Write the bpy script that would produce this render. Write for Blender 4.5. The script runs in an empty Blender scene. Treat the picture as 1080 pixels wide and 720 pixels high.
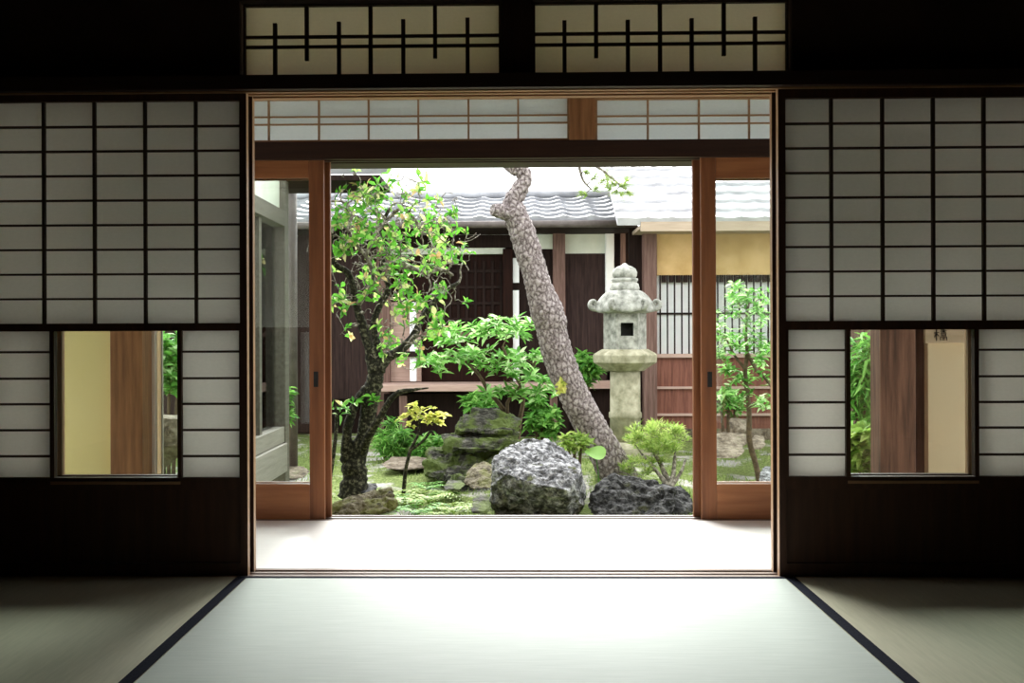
import bpy, bmesh, math, random
from mathutils import Vector, Matrix, noise

# ------------------------------------------------------------------ camera
sc = bpy.context.scene
COL = sc.collection
F_PX, CX, CY, EYE = 1050.0, 517.0, 352.0, 0.88
YAW, ROLL = math.radians(1.05), math.radians(-0.2)
cam_d = bpy.data.cameras.new('camera')
cam = bpy.data.objects.new('camera', cam_d)
COL.objects.link(cam)
cam_d.sensor_width = 36.0
cam_d.lens = 36.0 * F_PX / 1080.0
cam_d.shift_x = (540 - CX) / 1080.0
cam_d.shift_y = -(360 - CY) / 1080.0
cam_d.clip_start = 0.05
cam.matrix_world = (Matrix.Translation((0, 0, EYE)) @ Matrix.Rotation(YAW, 4, 'Z')
                    @ Matrix.Rotation(math.pi / 2, 4, 'X') @ Matrix.Rotation(ROLL, 4, 'Z'))
sc.camera = cam

# ------------------------------------------------------------------ light
w = bpy.data.worlds.new('overcast_sky')
sc.world = w
w.use_nodes = True
w.node_tree.nodes['Background'].inputs[0].default_value = (0.96, 0.985, 1.0, 1)
w.node_tree.nodes['Background'].inputs[1].default_value = 2.2
sun_d = bpy.data.lights.new('hazy_sun', 'SUN')
sun_d.energy = 9.0
sun_d.angle = math.radians(38)
sun_d.color = (1.0, 0.995, 0.98)
sun = bpy.data.objects.new('hazy_sun', sun_d)
COL.objects.link(sun)
SUN_DIR = Vector((-0.12, 0.78, 0.625)).normalized()      # towards the sun
sun.rotation_euler = SUN_DIR.to_track_quat('Z', 'Y').to_euler()
sun.location = (0, 8, 9)

sc.view_settings.view_transform = 'Standard'
sc.view_settings.look = 'None'
sc.view_settings.exposure = 0.68
sc.view_settings.gamma = 1.0
sc.view_settings.use_curve_mapping = False
sc.cycles.max_bounces = 14
sc.cycles.diffuse_bounces = 6
sc.cycles.transparent_max_bounces = 24
sc.cycles.caustics_reflective = False
sc.cycles.caustics_refractive = False
sc.cycles.sample_clamp_indirect = 8.0

# ------------------------------------------------------------------ pixel -> place
_M = cam.matrix_world.to_3x3()
_C = Vector((0, 0, EYE))
def ray(px, py):
    return (_M @ Vector(((px - CX) / F_PX, -(py - CY) / F_PX, -1.0)))
def P(px, py, Y):
    d = ray(px, py); return _C + d * (Y / d.y)
def PX(px, py, X):
    d = ray(px, py); return _C + d * (X / d.x)
def PZ(px, py, z):
    d = ray(px, py); return _C + d * ((z - EYE) / d.z)

# ------------------------------------------------------------------ materials
def _nt(name):
    m = bpy.data.materials.new(name); m.use_nodes = True
    nt = m.node_tree
    return m, nt, nt.nodes['Principled BSDF'], nt.nodes['Material Output']
def _ramp(nt, fac, stops):
    r = nt.nodes.new('ShaderNodeValToRGB')
    e = r.color_ramp.elements
    while len(e) < len(stops): e.new(0.5)
    for el, (p, c) in zip(e, stops):
        el.position = p; el.color = (*c, 1)
    nt.links.new(fac, r.inputs[0])
    return r.outputs[0]
def _noise(nt, scale, detail=5, rough=0.55, stretch=None, coord='Object', dist=0.0):
    tc = nt.nodes.new('ShaderNodeTexCoord'); mp = nt.nodes.new('ShaderNodeMapping')
    if stretch: mp.inputs['Scale'].default_value = stretch
    n = nt.nodes.new('ShaderNodeTexNoise')
    n.inputs['Scale'].default_value = scale; n.inputs['Detail'].default_value = detail
    n.inputs['Roughness'].default_value = rough; n.inputs['Distortion'].default_value = dist
    nt.links.new(tc.outputs[coord], mp.inputs[0]); nt.links.new(mp.outputs[0], n.inputs['Vector'])
    return n.outputs['Fac']
def _bump(nt, b, h, s, d=0.01):
    bp = nt.nodes.new('ShaderNodeBump')
    bp.inputs['Strength'].default_value = s; bp.inputs['Distance'].default_value = d
    nt.links.new(h, bp.inputs['Height']); nt.links.new(bp.outputs[0], b.inputs['Normal'])
def mottled(name, c1, c2, scale=8, rough=0.8, bump=0.2, lo=0.35, hi=0.65, c3=None, spec=0.3, stretch=None, dist=0.01, detail=6):
    m, nt, b, o = _nt(name)
    f = _noise(nt, scale, detail, 0.6, stretch)
    st = [(lo, c1), (hi, c2)] if c3 is None else [(lo, c1), ((lo + hi) / 2, c2), (hi, c3)]
    nt.links.new(_ramp(nt, f, st), b.inputs['Base Color'])
    b.inputs['Roughness'].default_value = rough
    b.inputs['Specular IOR Level'].default_value = spec
    if bump: _bump(nt, b, f, bump, dist)
    return m
def wood(name, c1, c2, axis='Z', rough=0.5, spec=0.4, grain=9.0, bump=0.15):
    k = {'X': (1, 14, 14), 'Y': (14, 1, 14), 'Z': (14, 14, 1)}[axis]
    return mottled(name, c1, c2, grain / 3, rough, bump, 0.3, 0.7, spec=spec, stretch=k, dist=0.003)

def paper_mat(name, col, through=0.6):
    m, nt, b, o = _nt(name)
    nt.nodes.remove(b)
    f = _noise(nt, 60, 4, 0.6, (1, 1, 2))
    cc = _ramp(nt, f, [(0.3, tuple(c * 0.95 for c in col)), (0.7, col)])
    d = nt.nodes.new('ShaderNodeBsdfDiffuse'); t = nt.nodes.new('ShaderNodeBsdfTranslucent')
    nt.links.new(cc, d.inputs[0]); nt.links.new(cc, t.inputs[0])
    mx = nt.nodes.new('ShaderNodeMixShader'); mx.inputs[0].default_value = through
    nt.links.new(d.outputs[0], mx.inputs[1]); nt.links.new(t.outputs[0], mx.inputs[2])
    nt.links.new(mx.outputs[0], o.inputs[0])
    return m
def glass_mat(name, tint=(0.97, 0.985, 0.975)):
    m, nt, b, o = _nt(name)
    nt.nodes.remove(b)
    t = nt.nodes.new('ShaderNodeBsdfTransparent'); t.inputs[0].default_value = (*tint, 1)
    g = nt.nodes.new('ShaderNodeBsdfGlossy'); g.inputs['Roughness'].default_value = 0.02
    fr = nt.nodes.new('ShaderNodeFresnel'); fr.inputs[0].default_value = 1.45
    mx = nt.nodes.new('ShaderNodeMixShader')
    nt.links.new(fr.outputs[0], mx.inputs[0])
    nt.links.new(t.outputs[0], mx.inputs[1]); nt.links.new(g.outputs[0], mx.inputs[2])
    nt.links.new(mx.outputs[0], o.inputs[0])
    return m
def leaf_mat(name, stops, rough=0.5, through=0.45):
    m, nt, b, o = _nt(name)
    g = nt.nodes.new('ShaderNodeNewGeometry')
    c = _ramp(nt, g.outputs['Random Per Island'], stops)
    nt.links.new(c, b.inputs['Base Color'])
    b.inputs['Roughness'].default_value = rough
    b.inputs['Specular IOR Level'].default_value = 0.22
    t = nt.nodes.new('ShaderNodeBsdfTranslucent'); nt.links.new(c, t.inputs[0])
    mx = nt.nodes.new('ShaderNodeMixShader'); mx.inputs[0].default_value = through
    nt.links.new(b.outputs[0], mx.inputs[1]); nt.links.new(t.outputs[0], mx.inputs[2])
    nt.links.new(mx.outputs[0], o.inputs[0])
    return m
def tatami_mat_(name, c1, c2, axis):
    m, nt, b, o = _nt(name)
    tc = nt.nodes.new('ShaderNodeTexCoord'); wv = nt.nodes.new('ShaderNodeTexWave')
    wv.bands_direction = axis; wv.inputs['Scale'].default_value = 55.0
    wv.inputs['Distortion'].default_value = 0.4
    nt.links.new(tc.outputs['Object'], wv.inputs['Vector'])
    f = _noise(nt, 2.2, 4, 0.6, (3, 40, 1) if axis == 'Y' else (40, 3, 1))
    nt.links.new(_ramp(nt, f, [(0.3, c1), (0.7, c2)]), b.inputs['Base Color'])
    b.inputs['Roughness'].default_value = 0.6
    b.inputs['Specular IOR Level'].default_value = 0.12
    _bump(nt, b, wv.outputs['Fac'], 0.12, 0.002)
    return m

M = {}
M['dark_wood'] = wood('dark_stained_wood', (0.020, 0.009, 0.005), (0.045, 0.019, 0.010), 'Z', 0.5)
M['dark_wood_x'] = wood('dark_stained_beam', (0.018, 0.008, 0.005), (0.040, 0.017, 0.009), 'X', 0.5)
M['stile'] = wood('shoji_cedar', (0.038, 0.013, 0.006), (0.066, 0.024, 0.011), 'Z', 0.5)
M['kumiko'] = wood('lattice_cedar', (0.035, 0.018, 0.011), (0.06, 0.03, 0.018), 'Z', 0.6)
M['honey'] = wood('lit_edge_cedar', (0.36, 0.20, 0.10), (0.50, 0.31, 0.17), 'Z', 0.45)  # cedar with the brightness of lit edges in its colour
M['honey_x'] = wood('honey_cedar_beam', (0.22, 0.11, 0.05), (0.34, 0.18, 0.09), 'X', 0.45)
M['door_wood'] = wood('red_brown_door_wood', (0.15, 0.052, 0.02), (0.29, 0.11, 0.042), 'Z', 0.4, grain=6)
M['door_wood_x'] = wood('red_brown_rail_wood', (0.24, 0.085, 0.03), (0.42, 0.17, 0.065), 'X', 0.4, grain=6)
M['transom_wood'] = wood('pale_transom_wood', (0.30, 0.17, 0.08), (0.42, 0.25, 0.12), 'X', 0.5)
M['weathered'] = wood('weathered_post_wood', (0.10, 0.052, 0.036), (0.40, 0.20, 0.13), 'Z', 0.65, grain=8)
M['post_brown'] = wood('brown_post_wood', (0.20, 0.092, 0.036), (0.42, 0.205, 0.085), 'Z', 0.5)
M['pale_frame'] = wood('pale_frame_wood', (0.74, 0.64, 0.52), (0.84, 0.74, 0.62), 'Z', 0.5)
M['paper'] = paper_mat('washi_paper', (0.905, 0.895, 0.865), 0.70)
M['paper_warm'] = paper_mat('aged_washi_paper', (0.90, 0.87, 0.75), 0.70)
M['paper_outer'] = paper_mat('outer_washi_paper', (0.86, 0.90, 0.88), 0.50)
M['glass'] = glass_mat('clear_glass')
M['plaster_dark'] = mottled('dark_brown_plaster', (0.045, 0.022, 0.013), (0.06, 0.03, 0.018), 6, 0.9, 0.1)
M['plaster_ochre'] = mottled('ochre_plaster', (0.90, 0.81, 0.36), (0.93, 0.84, 0.40), 5, 0.9, 0.05)
M['plaster_cream'] = mottled('cream_plaster', (0.93, 0.75, 0.48), (0.95, 0.79, 0.52), 5, 0.9, 0.05)
M['plaster_white'] = mottled('white_plaster', (0.62, 0.66, 0.56), (0.74, 0.77, 0.68), 4, 0.9, 0.05)
M['plaster_tan'] = mottled('tan_plaster', (0.50, 0.33, 0.13), (0.66, 0.46, 0.22), 3, 0.9, 0.05)
M['engawa'] = wood('scrubbed_pale_boards', (0.86, 0.84, 0.79), (0.91, 0.89, 0.84), 'X', 0.30, 0.6, bump=0.03)
M['sill'] = wood('sill_wood', (0.20, 0.145, 0.11), (0.30, 0.225, 0.175), 'X', 0.5, 0.15)
M['groove'] = wood('groove_wood', (0.10, 0.07, 0.05), (0.16, 0.11, 0.08), 'X', 0.5)
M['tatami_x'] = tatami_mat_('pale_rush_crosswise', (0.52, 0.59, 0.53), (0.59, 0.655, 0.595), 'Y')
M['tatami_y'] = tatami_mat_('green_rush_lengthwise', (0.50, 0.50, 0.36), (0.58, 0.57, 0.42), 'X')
M['heri'] = mottled('navy_border_cloth', (0.012, 0.014, 0.022), (0.022, 0.025, 0.036), 200, 0.9, 0.2, spec=0.03)
M['handle'] = mottled('blackened_iron', (0.01, 0.01, 0.01), (0.02, 0.02, 0.02), 20, 0.4, 0.1)
M['ink'] = mottled('black_ink', (0.012, 0.01, 0.008), (0.02, 0.016, 0.012), 40, 0.7, 0)
M['sign_wood'] = wood('pale_name_board', (0.62, 0.47, 0.30), (0.74, 0.58, 0.40), 'X', 0.6)
M['tile'] = mottled('grey_roof_tile', (0.20, 0.205, 0.22), (0.36, 0.365, 0.385), 5, 0.42, 0.15, spec=0.6)
M['tile_pale'] = mottled('pale_wet_roof_tile', (0.40, 0.40, 0.415), (0.56, 0.56, 0.57), 4, 0.4, 0.1, spec=0.6)
M['gutter'] = mottled('dark_copper_gutter', (0.075, 0.06, 0.055), (0.12, 0.10, 0.09), 12, 0.5, 0.1)
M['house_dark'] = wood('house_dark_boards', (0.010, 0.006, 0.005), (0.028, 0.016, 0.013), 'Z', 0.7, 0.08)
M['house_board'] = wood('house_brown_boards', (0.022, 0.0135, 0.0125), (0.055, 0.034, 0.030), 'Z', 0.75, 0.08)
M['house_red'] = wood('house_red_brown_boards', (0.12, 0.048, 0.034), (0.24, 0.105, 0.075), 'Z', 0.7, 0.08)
M['house_pink'] = wood('house_pink_grey_wood', (0.36, 0.24, 0.20), (0.50, 0.36, 0.30), 'X', 0.7, 0.08)
M['house_post'] = wood('house_post_wood', (0.10, 0.055, 0.045), (0.22, 0.14, 0.115), 'Z', 0.7, 0.08)
M['fascia'] = wood('pale_fascia_wood', (0.30, 0.235, 0.165), (0.42, 0.335, 0.245), 'X', 0.7)
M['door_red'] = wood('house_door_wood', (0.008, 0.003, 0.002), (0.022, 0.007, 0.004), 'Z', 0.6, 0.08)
M['white_paint'] = mottled('white_paint', (0.86, 0.88, 0.87), (0.91, 0.92, 0.91), 10, 0.6, 0)
M['wing_grey'] = wood('wing_grey_wood', (0.10, 0.09, 0.07), (0.18, 0.165, 0.135), 'Y', 0.7)
M['wing_pale'] = wood('wing_pale_boards', (0.26, 0.24, 0.205), (0.37, 0.345, 0.30), 'Y', 0.7)
M['stone'] = mottled('lantern_granite', (0.11, 0.115, 0.095), (0.47, 0.47, 0.42), 13, 0.9, 0.5, 0.3, 0.7, spec=0.2, dist=0.01)
M['stone_moss'] = mottled('lantern_granite_lichened', (0.17, 0.165, 0.095), (0.48, 0.455, 0.33), 9, 0.9, 0.5, 0.3, 0.7, spec=0.2)
M['hollow'] = mottled('shaded_hollow_stone', (0.02, 0.02, 0.018), (0.03, 0.03, 0.026), 8, 0.95, 0.1)  # shade inside the fire box, put into a near-black colour

def rock_mat(name, dark, mid, light, moss, moss_amt, scale=7.0, stretch=None):
    m, nt, b, o = _nt(name)
    f = _noise(nt, scale, 10, 0.72, stretch, dist=0.3)
    c = _ramp(nt, f, [(0.36, dark), (0.48, mid), (0.62, light)])
    g = _noise(nt, scale * 0.45, 6, 0.65)
    k = _ramp(nt, g, [(0.62 - moss_amt, (0, 0, 0)), (0.72 - moss_amt, (1, 1, 1))])
    mx = nt.nodes.new('ShaderNodeMix'); mx.data_type = 'RGBA'
    nt.links.new(k, mx.inputs['Factor']); nt.links.new(c, mx.inputs['A']); mx.inputs['B'].default_value = (*moss, 1)
    nt.links.new(mx.outputs['Result'], b.inputs['Base Color'])
    b.inputs['Roughness'].default_value = 0.8; b.inputs['Specular IOR Level'].default_value = 0.15
    _bump(nt, b, f, 0.9, 0.03)
    return m
M['rock_grey'] = rock_mat('pale_grey_rock', (0.015, 0.015, 0.015), (0.12, 0.12, 0.125), (0.50, 0.50, 0.515), (0.09, 0.10, 0.04), 0.02, 19)
M['rock_black'] = rock_mat('dark_wet_rock', (0.005, 0.005, 0.0045), (0.015, 0.015, 0.014), (0.10, 0.10, 0.098), (0.04, 0.043, 0.018), 0.03, 19)
M['rock_moss'] = rock_mat('mossy_layered_rock', (0.008, 0.008, 0.006), (0.04, 0.039, 0.03), (0.16, 0.155, 0.13), (0.085, 0.115, 0.028), 0.17, 9, (1, 1, 3.5))
M['rock_brown'] = rock_mat('olive_brown_rock', (0.02, 0.016, 0.007), (0.075, 0.06, 0.028), (0.20, 0.175, 0.12), (0.10, 0.10, 0.025), 0.14, 14)
M['rock_tan'] = rock_mat('tan_field_stone', (0.05, 0.038, 0.026), (0.14, 0.11, 0.078), (0.28, 0.235, 0.18), (0.12, 0.14, 0.05), 0.03, 12)

def bark_mat(name, dark, mid, light, scale, bump=1.0):
    m, nt, b, o = _nt(name)
    tc = nt.nodes.new('ShaderNodeTexCoord'); mp = nt.nodes.new('ShaderNodeMapping')
    mp.inputs['Scale'].default_value = (1, 1, 0.62)
    v = nt.nodes.new('ShaderNodeTexVoronoi'); v.feature = 'DISTANCE_TO_EDGE'; v.inputs['Scale'].default_value = scale
    nt.links.new(tc.outputs['Object'], mp.inputs[0]); nt.links.new(mp.outputs[0], v.inputs['Vector'])
    n = _noise(nt, scale * 1.6, 6, 0.7)
    a = nt.nodes.new('ShaderNodeMath'); a.operation = 'MULTIPLY_ADD'
    nt.links.new(v.outputs['Distance'], a.inputs[0]); a.inputs[1].default_value = 0.9; nt.links.new(n, a.inputs[2])
    nt.links.new(_ramp(nt, a.outputs[0], [(0.36, dark), (0.54, mid), (0.80, light)]), b.inputs['Base Color'])
    b.inputs['Roughness'].default_value = 0.9; b.inputs['Specular IOR Level'].default_value = 0.2
    _bump(nt, b, a.outputs[0], bump, 0.03)
    return m
M['pine_bark'] = bark_mat('pine_bark', (0.04, 0.03, 0.027), (0.21, 0.17, 0.165), (0.50, 0.44, 0.43), 27)
M['bark_dark'] = mottled('mossy_dark_bark', (0.008, 0.008, 0.005), (0.022, 0.021, 0.012), 40, 0.9, 0.8, 0.35, 0.68, (0.16, 0.155, 0.10), 0.2)
M['bark_lichen'] = mottled('lichen_grey_twig', (0.035, 0.03, 0.024), (0.17, 0.15, 0.12), 30, 0.9, 0.4, 0.3, 0.7, (0.50, 0.48, 0.40), 0.2)
M['bark_brown'] = mottled('brown_stem', (0.05, 0.035, 0.02), (0.16, 0.11, 0.07), 25, 0.9, 0.4, 0.3, 0.7)
M['leaf_broad'] = leaf_mat('broad_leaf', [(0.0, (0.05, 0.20, 0.02)), (0.5, (0.15, 0.46, 0.045)), (0.78, (0.36, 0.56, 0.13)), (0.92, (0.62, 0.62, 0.30)), (1.0, (0.60, 0.36, 0.16))])
M['leaf_pale'] = leaf_mat('pale_green_leaf', [(0.0, (0.07, 0.22, 0.03)), (0.5, (0.18, 0.45, 0.08)), (0.8, (0.42, 0.68, 0.24)), (1.0, (0.74, 0.86, 0.55))])
M['leaf_bright'] = leaf_mat('bright_green_leaf', [(0.0, (0.07, 0.22, 0.035)), (0.6, (0.17, 0.42, 0.07)), (1.0, (0.36, 0.60, 0.16))])
M['leaf_yellow'] = leaf_mat('yellow_green_leaf', [(0.0, (0.34, 0.42, 0.07)), (0.5, (0.58, 0.60, 0.14)), (1.0, (0.76, 0.70, 0.26))])
M['leaf_lime'] = leaf_mat('lime_leaf', [(0.0, (0.15, 0.27, 0.04)), (0.5, (0.30, 0.44, 0.085)), (1.0, (0.52, 0.60, 0.20))])
M['needle'] = leaf_mat('pine_needle', [(0.0, (0.10, 0.19, 0.03)), (0.6, (0.22, 0.34, 0.06)), (1.0, (0.40, 0.48, 0.12))])
M['grass'] = leaf_mat('moss_grass_blade', [(0.0, (0.09, 0.16, 0.03)), (0.5, (0.20, 0.30, 0.07)), (1.0, (0.42, 0.50, 0.18))])

def ground_mat():
    m, nt, b, o = _nt('moss_and_gravel')
    f = _noise(nt, 1.7, 8, 0.65); h = _noise(nt, 40, 6, 0.7)
    moss = _ramp(nt, h, [(0.36, (0.045, 0.06, 0.02)), (0.54, (0.15, 0.20, 0.055)), (0.7, (0.32, 0.34, 0.16))])
    grav = _ramp(nt, h, [(0.3, (0.17, 0.16, 0.14)), (0.6, (0.42, 0.40, 0.37))])
    k = _ramp(nt, f, [(0.52, (0, 0, 0)), (0.60, (1, 1, 1))])
    mx = nt.nodes.new('ShaderNodeMix'); mx.data_type = 'RGBA'
    nt.links.new(k, mx.inputs['Factor']); nt.links.new(moss, mx.inputs['A']); nt.links.new(grav, mx.inputs['B'])
    nt.links.new(mx.outputs['Result'], b.inputs['Base Color'])
    b.inputs['Roughness'].default_value = 0.95; b.inputs['Specular IOR Level'].default_value = 0.1
    _bump(nt, b, h, 0.6, 0.02)
    return m
M['ground'] = ground_mat()

# ------------------------------------------------------------------ objects
W = {}          # world place of each object's origin
def _props(o, label=None, cat=None, group=None, kind=None):
    if label: o['label'] = label
    if cat: o['category'] = cat
    if group: o['group'] = group
    if kind: o['kind'] = kind
def thing(name, loc, label, cat, group=None, kind=None):
    o = bpy.data.objects.new(name, None); COL.objects.link(o)
    o.empty_display_size = 0.1
    o.location = Vector(loc); W[o.name] = Vector(loc)
    _props(o, label, cat, group, kind)
    return o
def obj(name, bm, mat, parent=None, label=None, cat=None, group=None, kind=None, smooth=False, bevel=0.0):
    mats = mat if isinstance(mat, (list, tuple)) else [mat]
    co = [v.co for v in bm.verts]
    lo = Vector((min(c.x for c in co), min(c.y for c in co), min(c.z for c in co)))
    hi = Vector((max(c.x for c in co), max(c.y for c in co), max(c.z for c in co)))
    loc = Vector(((lo.x + hi.x) / 2, (lo.y + hi.y) / 2, lo.z))
    bmesh.ops.translate(bm, verts=bm.verts[:], vec=-loc)
    bm.normal_update()
    me = bpy.data.meshes.new(name); bm.to_mesh(me); bm.free()
    for mt in mats: me.materials.append(M[mt] if isinstance(mt, str) else mt)
    if smooth:
        for p in me.polygons: p.use_smooth = True
    o = bpy.data.objects.new(name, me); COL.objects.link(o)
    W[o.name] = loc
    if parent:
        o.parent = parent; o.location = loc - W[parent.name]
    else:
        o.location = loc
    if bevel:
        md = o.modifiers.new('bevel', 'BEVEL'); md.width = bevel; md.segments = 2
        md.limit_method = 'ANGLE'; md.harden_normals = False
    _props(o, label, cat, group, kind)
    return o

def box(bm, x0, x1, y0, y1, z0, z1, mi=0):
    vs = [bm.verts.new((x, y, z)) for x in (x0, x1) for y in (y0, y1) for z in (z0, z1)]
    for f in ((0, 1, 3, 2), (4, 6, 7, 5), (0, 4, 5, 1), (2, 3, 7, 6), (0, 2, 6, 4), (1, 5, 7, 3)):
        fc = bm.faces.new([vs[i] for i in f]); fc.material_index = mi
    return vs
def bx(x0, x1, y0, y1, z0, z1):
    bm = bmesh.new(); box(bm, min(x0, x1), max(x0, x1), min(y0, y1), max(y0, y1), min(z0, z1), max(z0, z1)); return bm
def rbox(bm, px0, px1, py0, py1, Y, depth, ref=None):
    """a box whose front face fills the pixel rectangle at distance Y"""
    mx, my = (px0 + px1) / 2, (py0 + py1) / 2
    x0, x1 = P(px0, my, Y).x, P(px1, my, Y).x
    r = ref if ref is not None else mx
    z1, z0 = P(r, py0, Y).z, P(r, py1, Y).z
    box(bm, x0, x1, Y, Y + depth, z0, z1)
def rb(px0, px1, py0, py1, Y, depth, ref=None):
    bm = bmesh.new(); rbox(bm, px0, px1, py0, py1, Y, depth, ref); return bm

def tube(bm, pts, radii, sides=8, cap=True, rough=0.0, seed=0, mi=0):
    pts = [Vector(p) for p in pts]
    if isinstance(radii, (int, float)): radii = [radii] * len(pts)
    t = (pts[1] - pts[0]).normalized()
    up = Vector((0, 0, 1)) if abs(t.z) < 0.9 else Vector((1, 0, 0))
    u = t.cross(up).normalized()
    rings = []
    for i, p in enumerate(pts):
        a = pts[max(i - 1, 0)]; c = pts[min(i + 1, len(pts) - 1)]
        t = (c - a).normalized() if (c - a).length > 1e-9 else t
        u = (u - t * u.dot(t))
        u = u.normalized() if u.length > 1e-6 else t.orthogonal().normalized()
        v = t.cross(u)
        ring = []
        for k in range(sides):
            an = 2 * math.pi * k / sides
            d = u * math.cos(an) + v * math.sin(an)
            r = radii[i]
            if rough:
                q = (p + d * r) * (1.3 / max(r, 1e-3)) * 0.35 + Vector((seed, 0, 0))
                r *= 1 + rough * noise.noise(q) + rough * 0.5 * noise.noise(q * 3.1)
            ring.append(bm.verts.new(p + d * r))
        rings.append(ring)
    for a, b in zip(rings, rings[1:]):
        for k in range(sides):
            f = bm.faces.new((a[k], a[(k + 1) % sides], b[(k + 1) % sides], b[k])); f.material_index = mi
    if cap:
        bm.faces.new(rings[0][::-1]).material_index = mi; bm.faces.new(rings[-1]).material_index = mi
def smooth_path(pts, n):
    """Catmull-Rom through pts (tuples of any length), n steps a segment"""
    out = []
    L = len(pts)
    for i in range(L - 1):
        p0 = pts[max(i - 1, 0)]; p1 = pts[i]; p2 = pts[i + 1]; p3 = pts[min(i + 2, L - 1)]
        for s in range(n):
            t = s / n
            out.append(tuple(0.5 * (2 * b + (c - a) * t + (2 * a - 5 * b + 4 * c - d) * t * t + (-a + 3 * b - 3 * c + d) * t ** 3)
                             for a, b, c, d in zip(p0, p1, p2, p3)))
    out.append(tuple(pts[-1]))
    return out
def lathe(bm, prof, c, seg=24, ang0=0.0, poly=None):
    rings = []
    for r, z in prof:
        rings.append([bm.verts.new((c[0] + r * math.cos(ang0 + 2 * math.pi * k / seg), c[1] + r * math.sin(ang0 + 2 * math.pi * k / seg), c[2] + z)) for k in range(seg)])
    for a, b in zip(rings, rings[1:]):
        for k in range(seg): bm.faces.new((a[k], a[(k + 1) % seg], b[(k + 1) % seg], b[k]))
    bm.faces.new(rings[0][::-1]); bm.faces.new(rings[-1])

# ================================================================== SETTING
YS = 3.61                      # front edge of the inner sill
YO = 4.72                      # front edge of the outer track
RX = 3.6                       # half width of the room
FLOOR_LOW = -0.45              # garden level
obj('floor', bx(-RX, RX, -1.6, YS, -0.12, -0.055), 'dark_wood_x', kind='structure')
obj('ceiling', bx(-RX, RX, -1.6, 3.74, 2.42, 2.50), 'dark_wood_x', kind='structure')
obj('wall_left', bx(-RX - 0.1, -RX, -1.7, 3.74, -0.12, 2.5), 'plaster_dark', kind='structure')
obj('wall_right', bx(RX, RX + 0.1, -1.7, 3.74, -0.12, 2.5), 'plaster_dark', kind='structure')
obj('wall_back', bx(-RX, RX, -1.7, -1.6, -0.12, 2.5), 'plaster_dark', kind='structure')

# inner partition: lintel, upper wall, transoms
ZK = P(540, 95.3, YS).z         # underside of the inner lintel
ZR0 = P(540, 79, 3.66).z; ZR1 = P(540, 3.5, 3.66).z
bm = bmesh.new()
g0 = YS
box(bm, -RX, RX, g0, g0 + 0.022, ZK, ZR0 - 0.005)
box(bm, -RX, RX, g0 + 0.022, g0 + 0.042, ZK + 0.008, ZR0 - 0.005)
box(bm, -RX, RX, g0 + 0.042, g0 + 0.062, ZK, ZR0 - 0.005)
box(bm, -RX, RX, g0 + 0.062, g0 + 0.090, ZK + 0.008, ZR0 - 0.005)
box(bm, -RX, RX, g0 + 0.090, g0 + 0.125, ZK, ZR0 - 0.005)
obj('trim_lintel', bm, 'honey_x', kind='structure')
obj('trim_rail', bx(-RX, RX, YS - 0.03, YS - 0.001, ZK + 0.004, ZR0 - 0.012), 'dark_wood_x', kind='structure', bevel=0.003)
xr = [P(p, 40, 3.66).x for p in (257, 527.5, 562.5, 830.5)]
obj('wall_upper_left', bx(-RX, xr[0] - 0.012, 3.64, 3.70, ZR0 - 0.005, 2.42), 'plaster_dark', kind='structure')
obj('wall_upper_right', bx(xr[3] + 0.012, RX, 3.64, 3.70, ZR0 - 0.005, 2.42), 'plaster_dark', kind='structure')
obj('wall_upper_centre', bx(xr[0] - 0.012, xr[3] + 0.012, 3.64, 3.70, ZR1 + 0.012, 2.42), 'plaster_dark', kind='structure')
obj('trim_strut', bx(xr[1] + 0.001, xr[2] - 0.001, 3.62, 3.72, ZR0 - 0.005, ZR1 + 0.012), 'dark_wood', kind='structure', bevel=0.003)
# inner sill with its two grooves
bm = bmesh.new()
for a, b, t in ((0, .03, 0), (.03, .05, -.006), (.05, .072, 0), (.072, .10, -.006), (.10, .125, 0)):
    box(bm, -RX, RX, YS + a, YS + b, -0.06, t)
obj('trim_sill', bm, 'sill', kind='structure')

# veranda between the two rows of doors
bm = bmesh.new()
n = 7
y0v, y1v = YS + 0.126, YO - 0.002
for i in range(n):
    a = y0v + (y1v - y0v) * i / n; b = y0v + (y1v - y0v) * (i + 1) / n
    box(bm, -RX, RX, a, b - 0.0008, -0.05, -0.004)
obj('floor_veranda', bm, 'engawa', kind='structure')
obj('ceiling_veranda', bx(-RX, RX, 3.74, YO + 0.30, 2.42, 2.50), 'weathered', kind='structure')

# the eave over the veranda, above the view
obj('roof_eave', bx(-RX - 0.2, RX + 0.2, YO + 0.301, YO + 1.0, 2.30, 2.38), 'wing_pale', kind='structure')
# outer row: lintel, sill, wall ends, posts
ZO = P(540, 166.5, YO).z        # underside of the outer lintel
ZO2 = P(540, 148, YO).z         # its top
bm = bmesh.new()
for a, b, t in ((0, .03, 0), (.03, .06, .012), (.06, .09, 0), (.09, .12, .012), (.12, .28, 0)):
    box(bm, -RX, RX, YO + a, YO + b, ZO + t, ZO2)
obj('trim_outer_lintel', bm, 'dark_wood_x', kind='structure')
bm = bmesh.new()
for a, b, t in ((0, .03, 0), (.03, .06, -.012), (.06, .09, 0), (.09, .12, -.012), (.12, .14, 0)):
    box(bm, -RX, RX, YO + a, YO + b, -0.10, t - 0.004)
obj('trim_outer_sill', bm, 'groove', kind='structure')
obj('wall_veranda_base', bx(-RX, RX, YO + 0.02, YO + 0.12, -0.6, -0.101), 'dark_wood_x', kind='structure')
XPL = (P(116, 430, YO - 0.1).x, P(150, 430, YO - 0.1).x)
XPR = (P(928.5, 430, YO - 0.1).x, P(966, 430, YO - 0.1).x)
obj('trim_post_left', bx(XPL[0], XPL[1], YO - 0.10, YO + 0.028, -0.004, ZO), 'post_brown', kind='structure', bevel=0.004)
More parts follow.
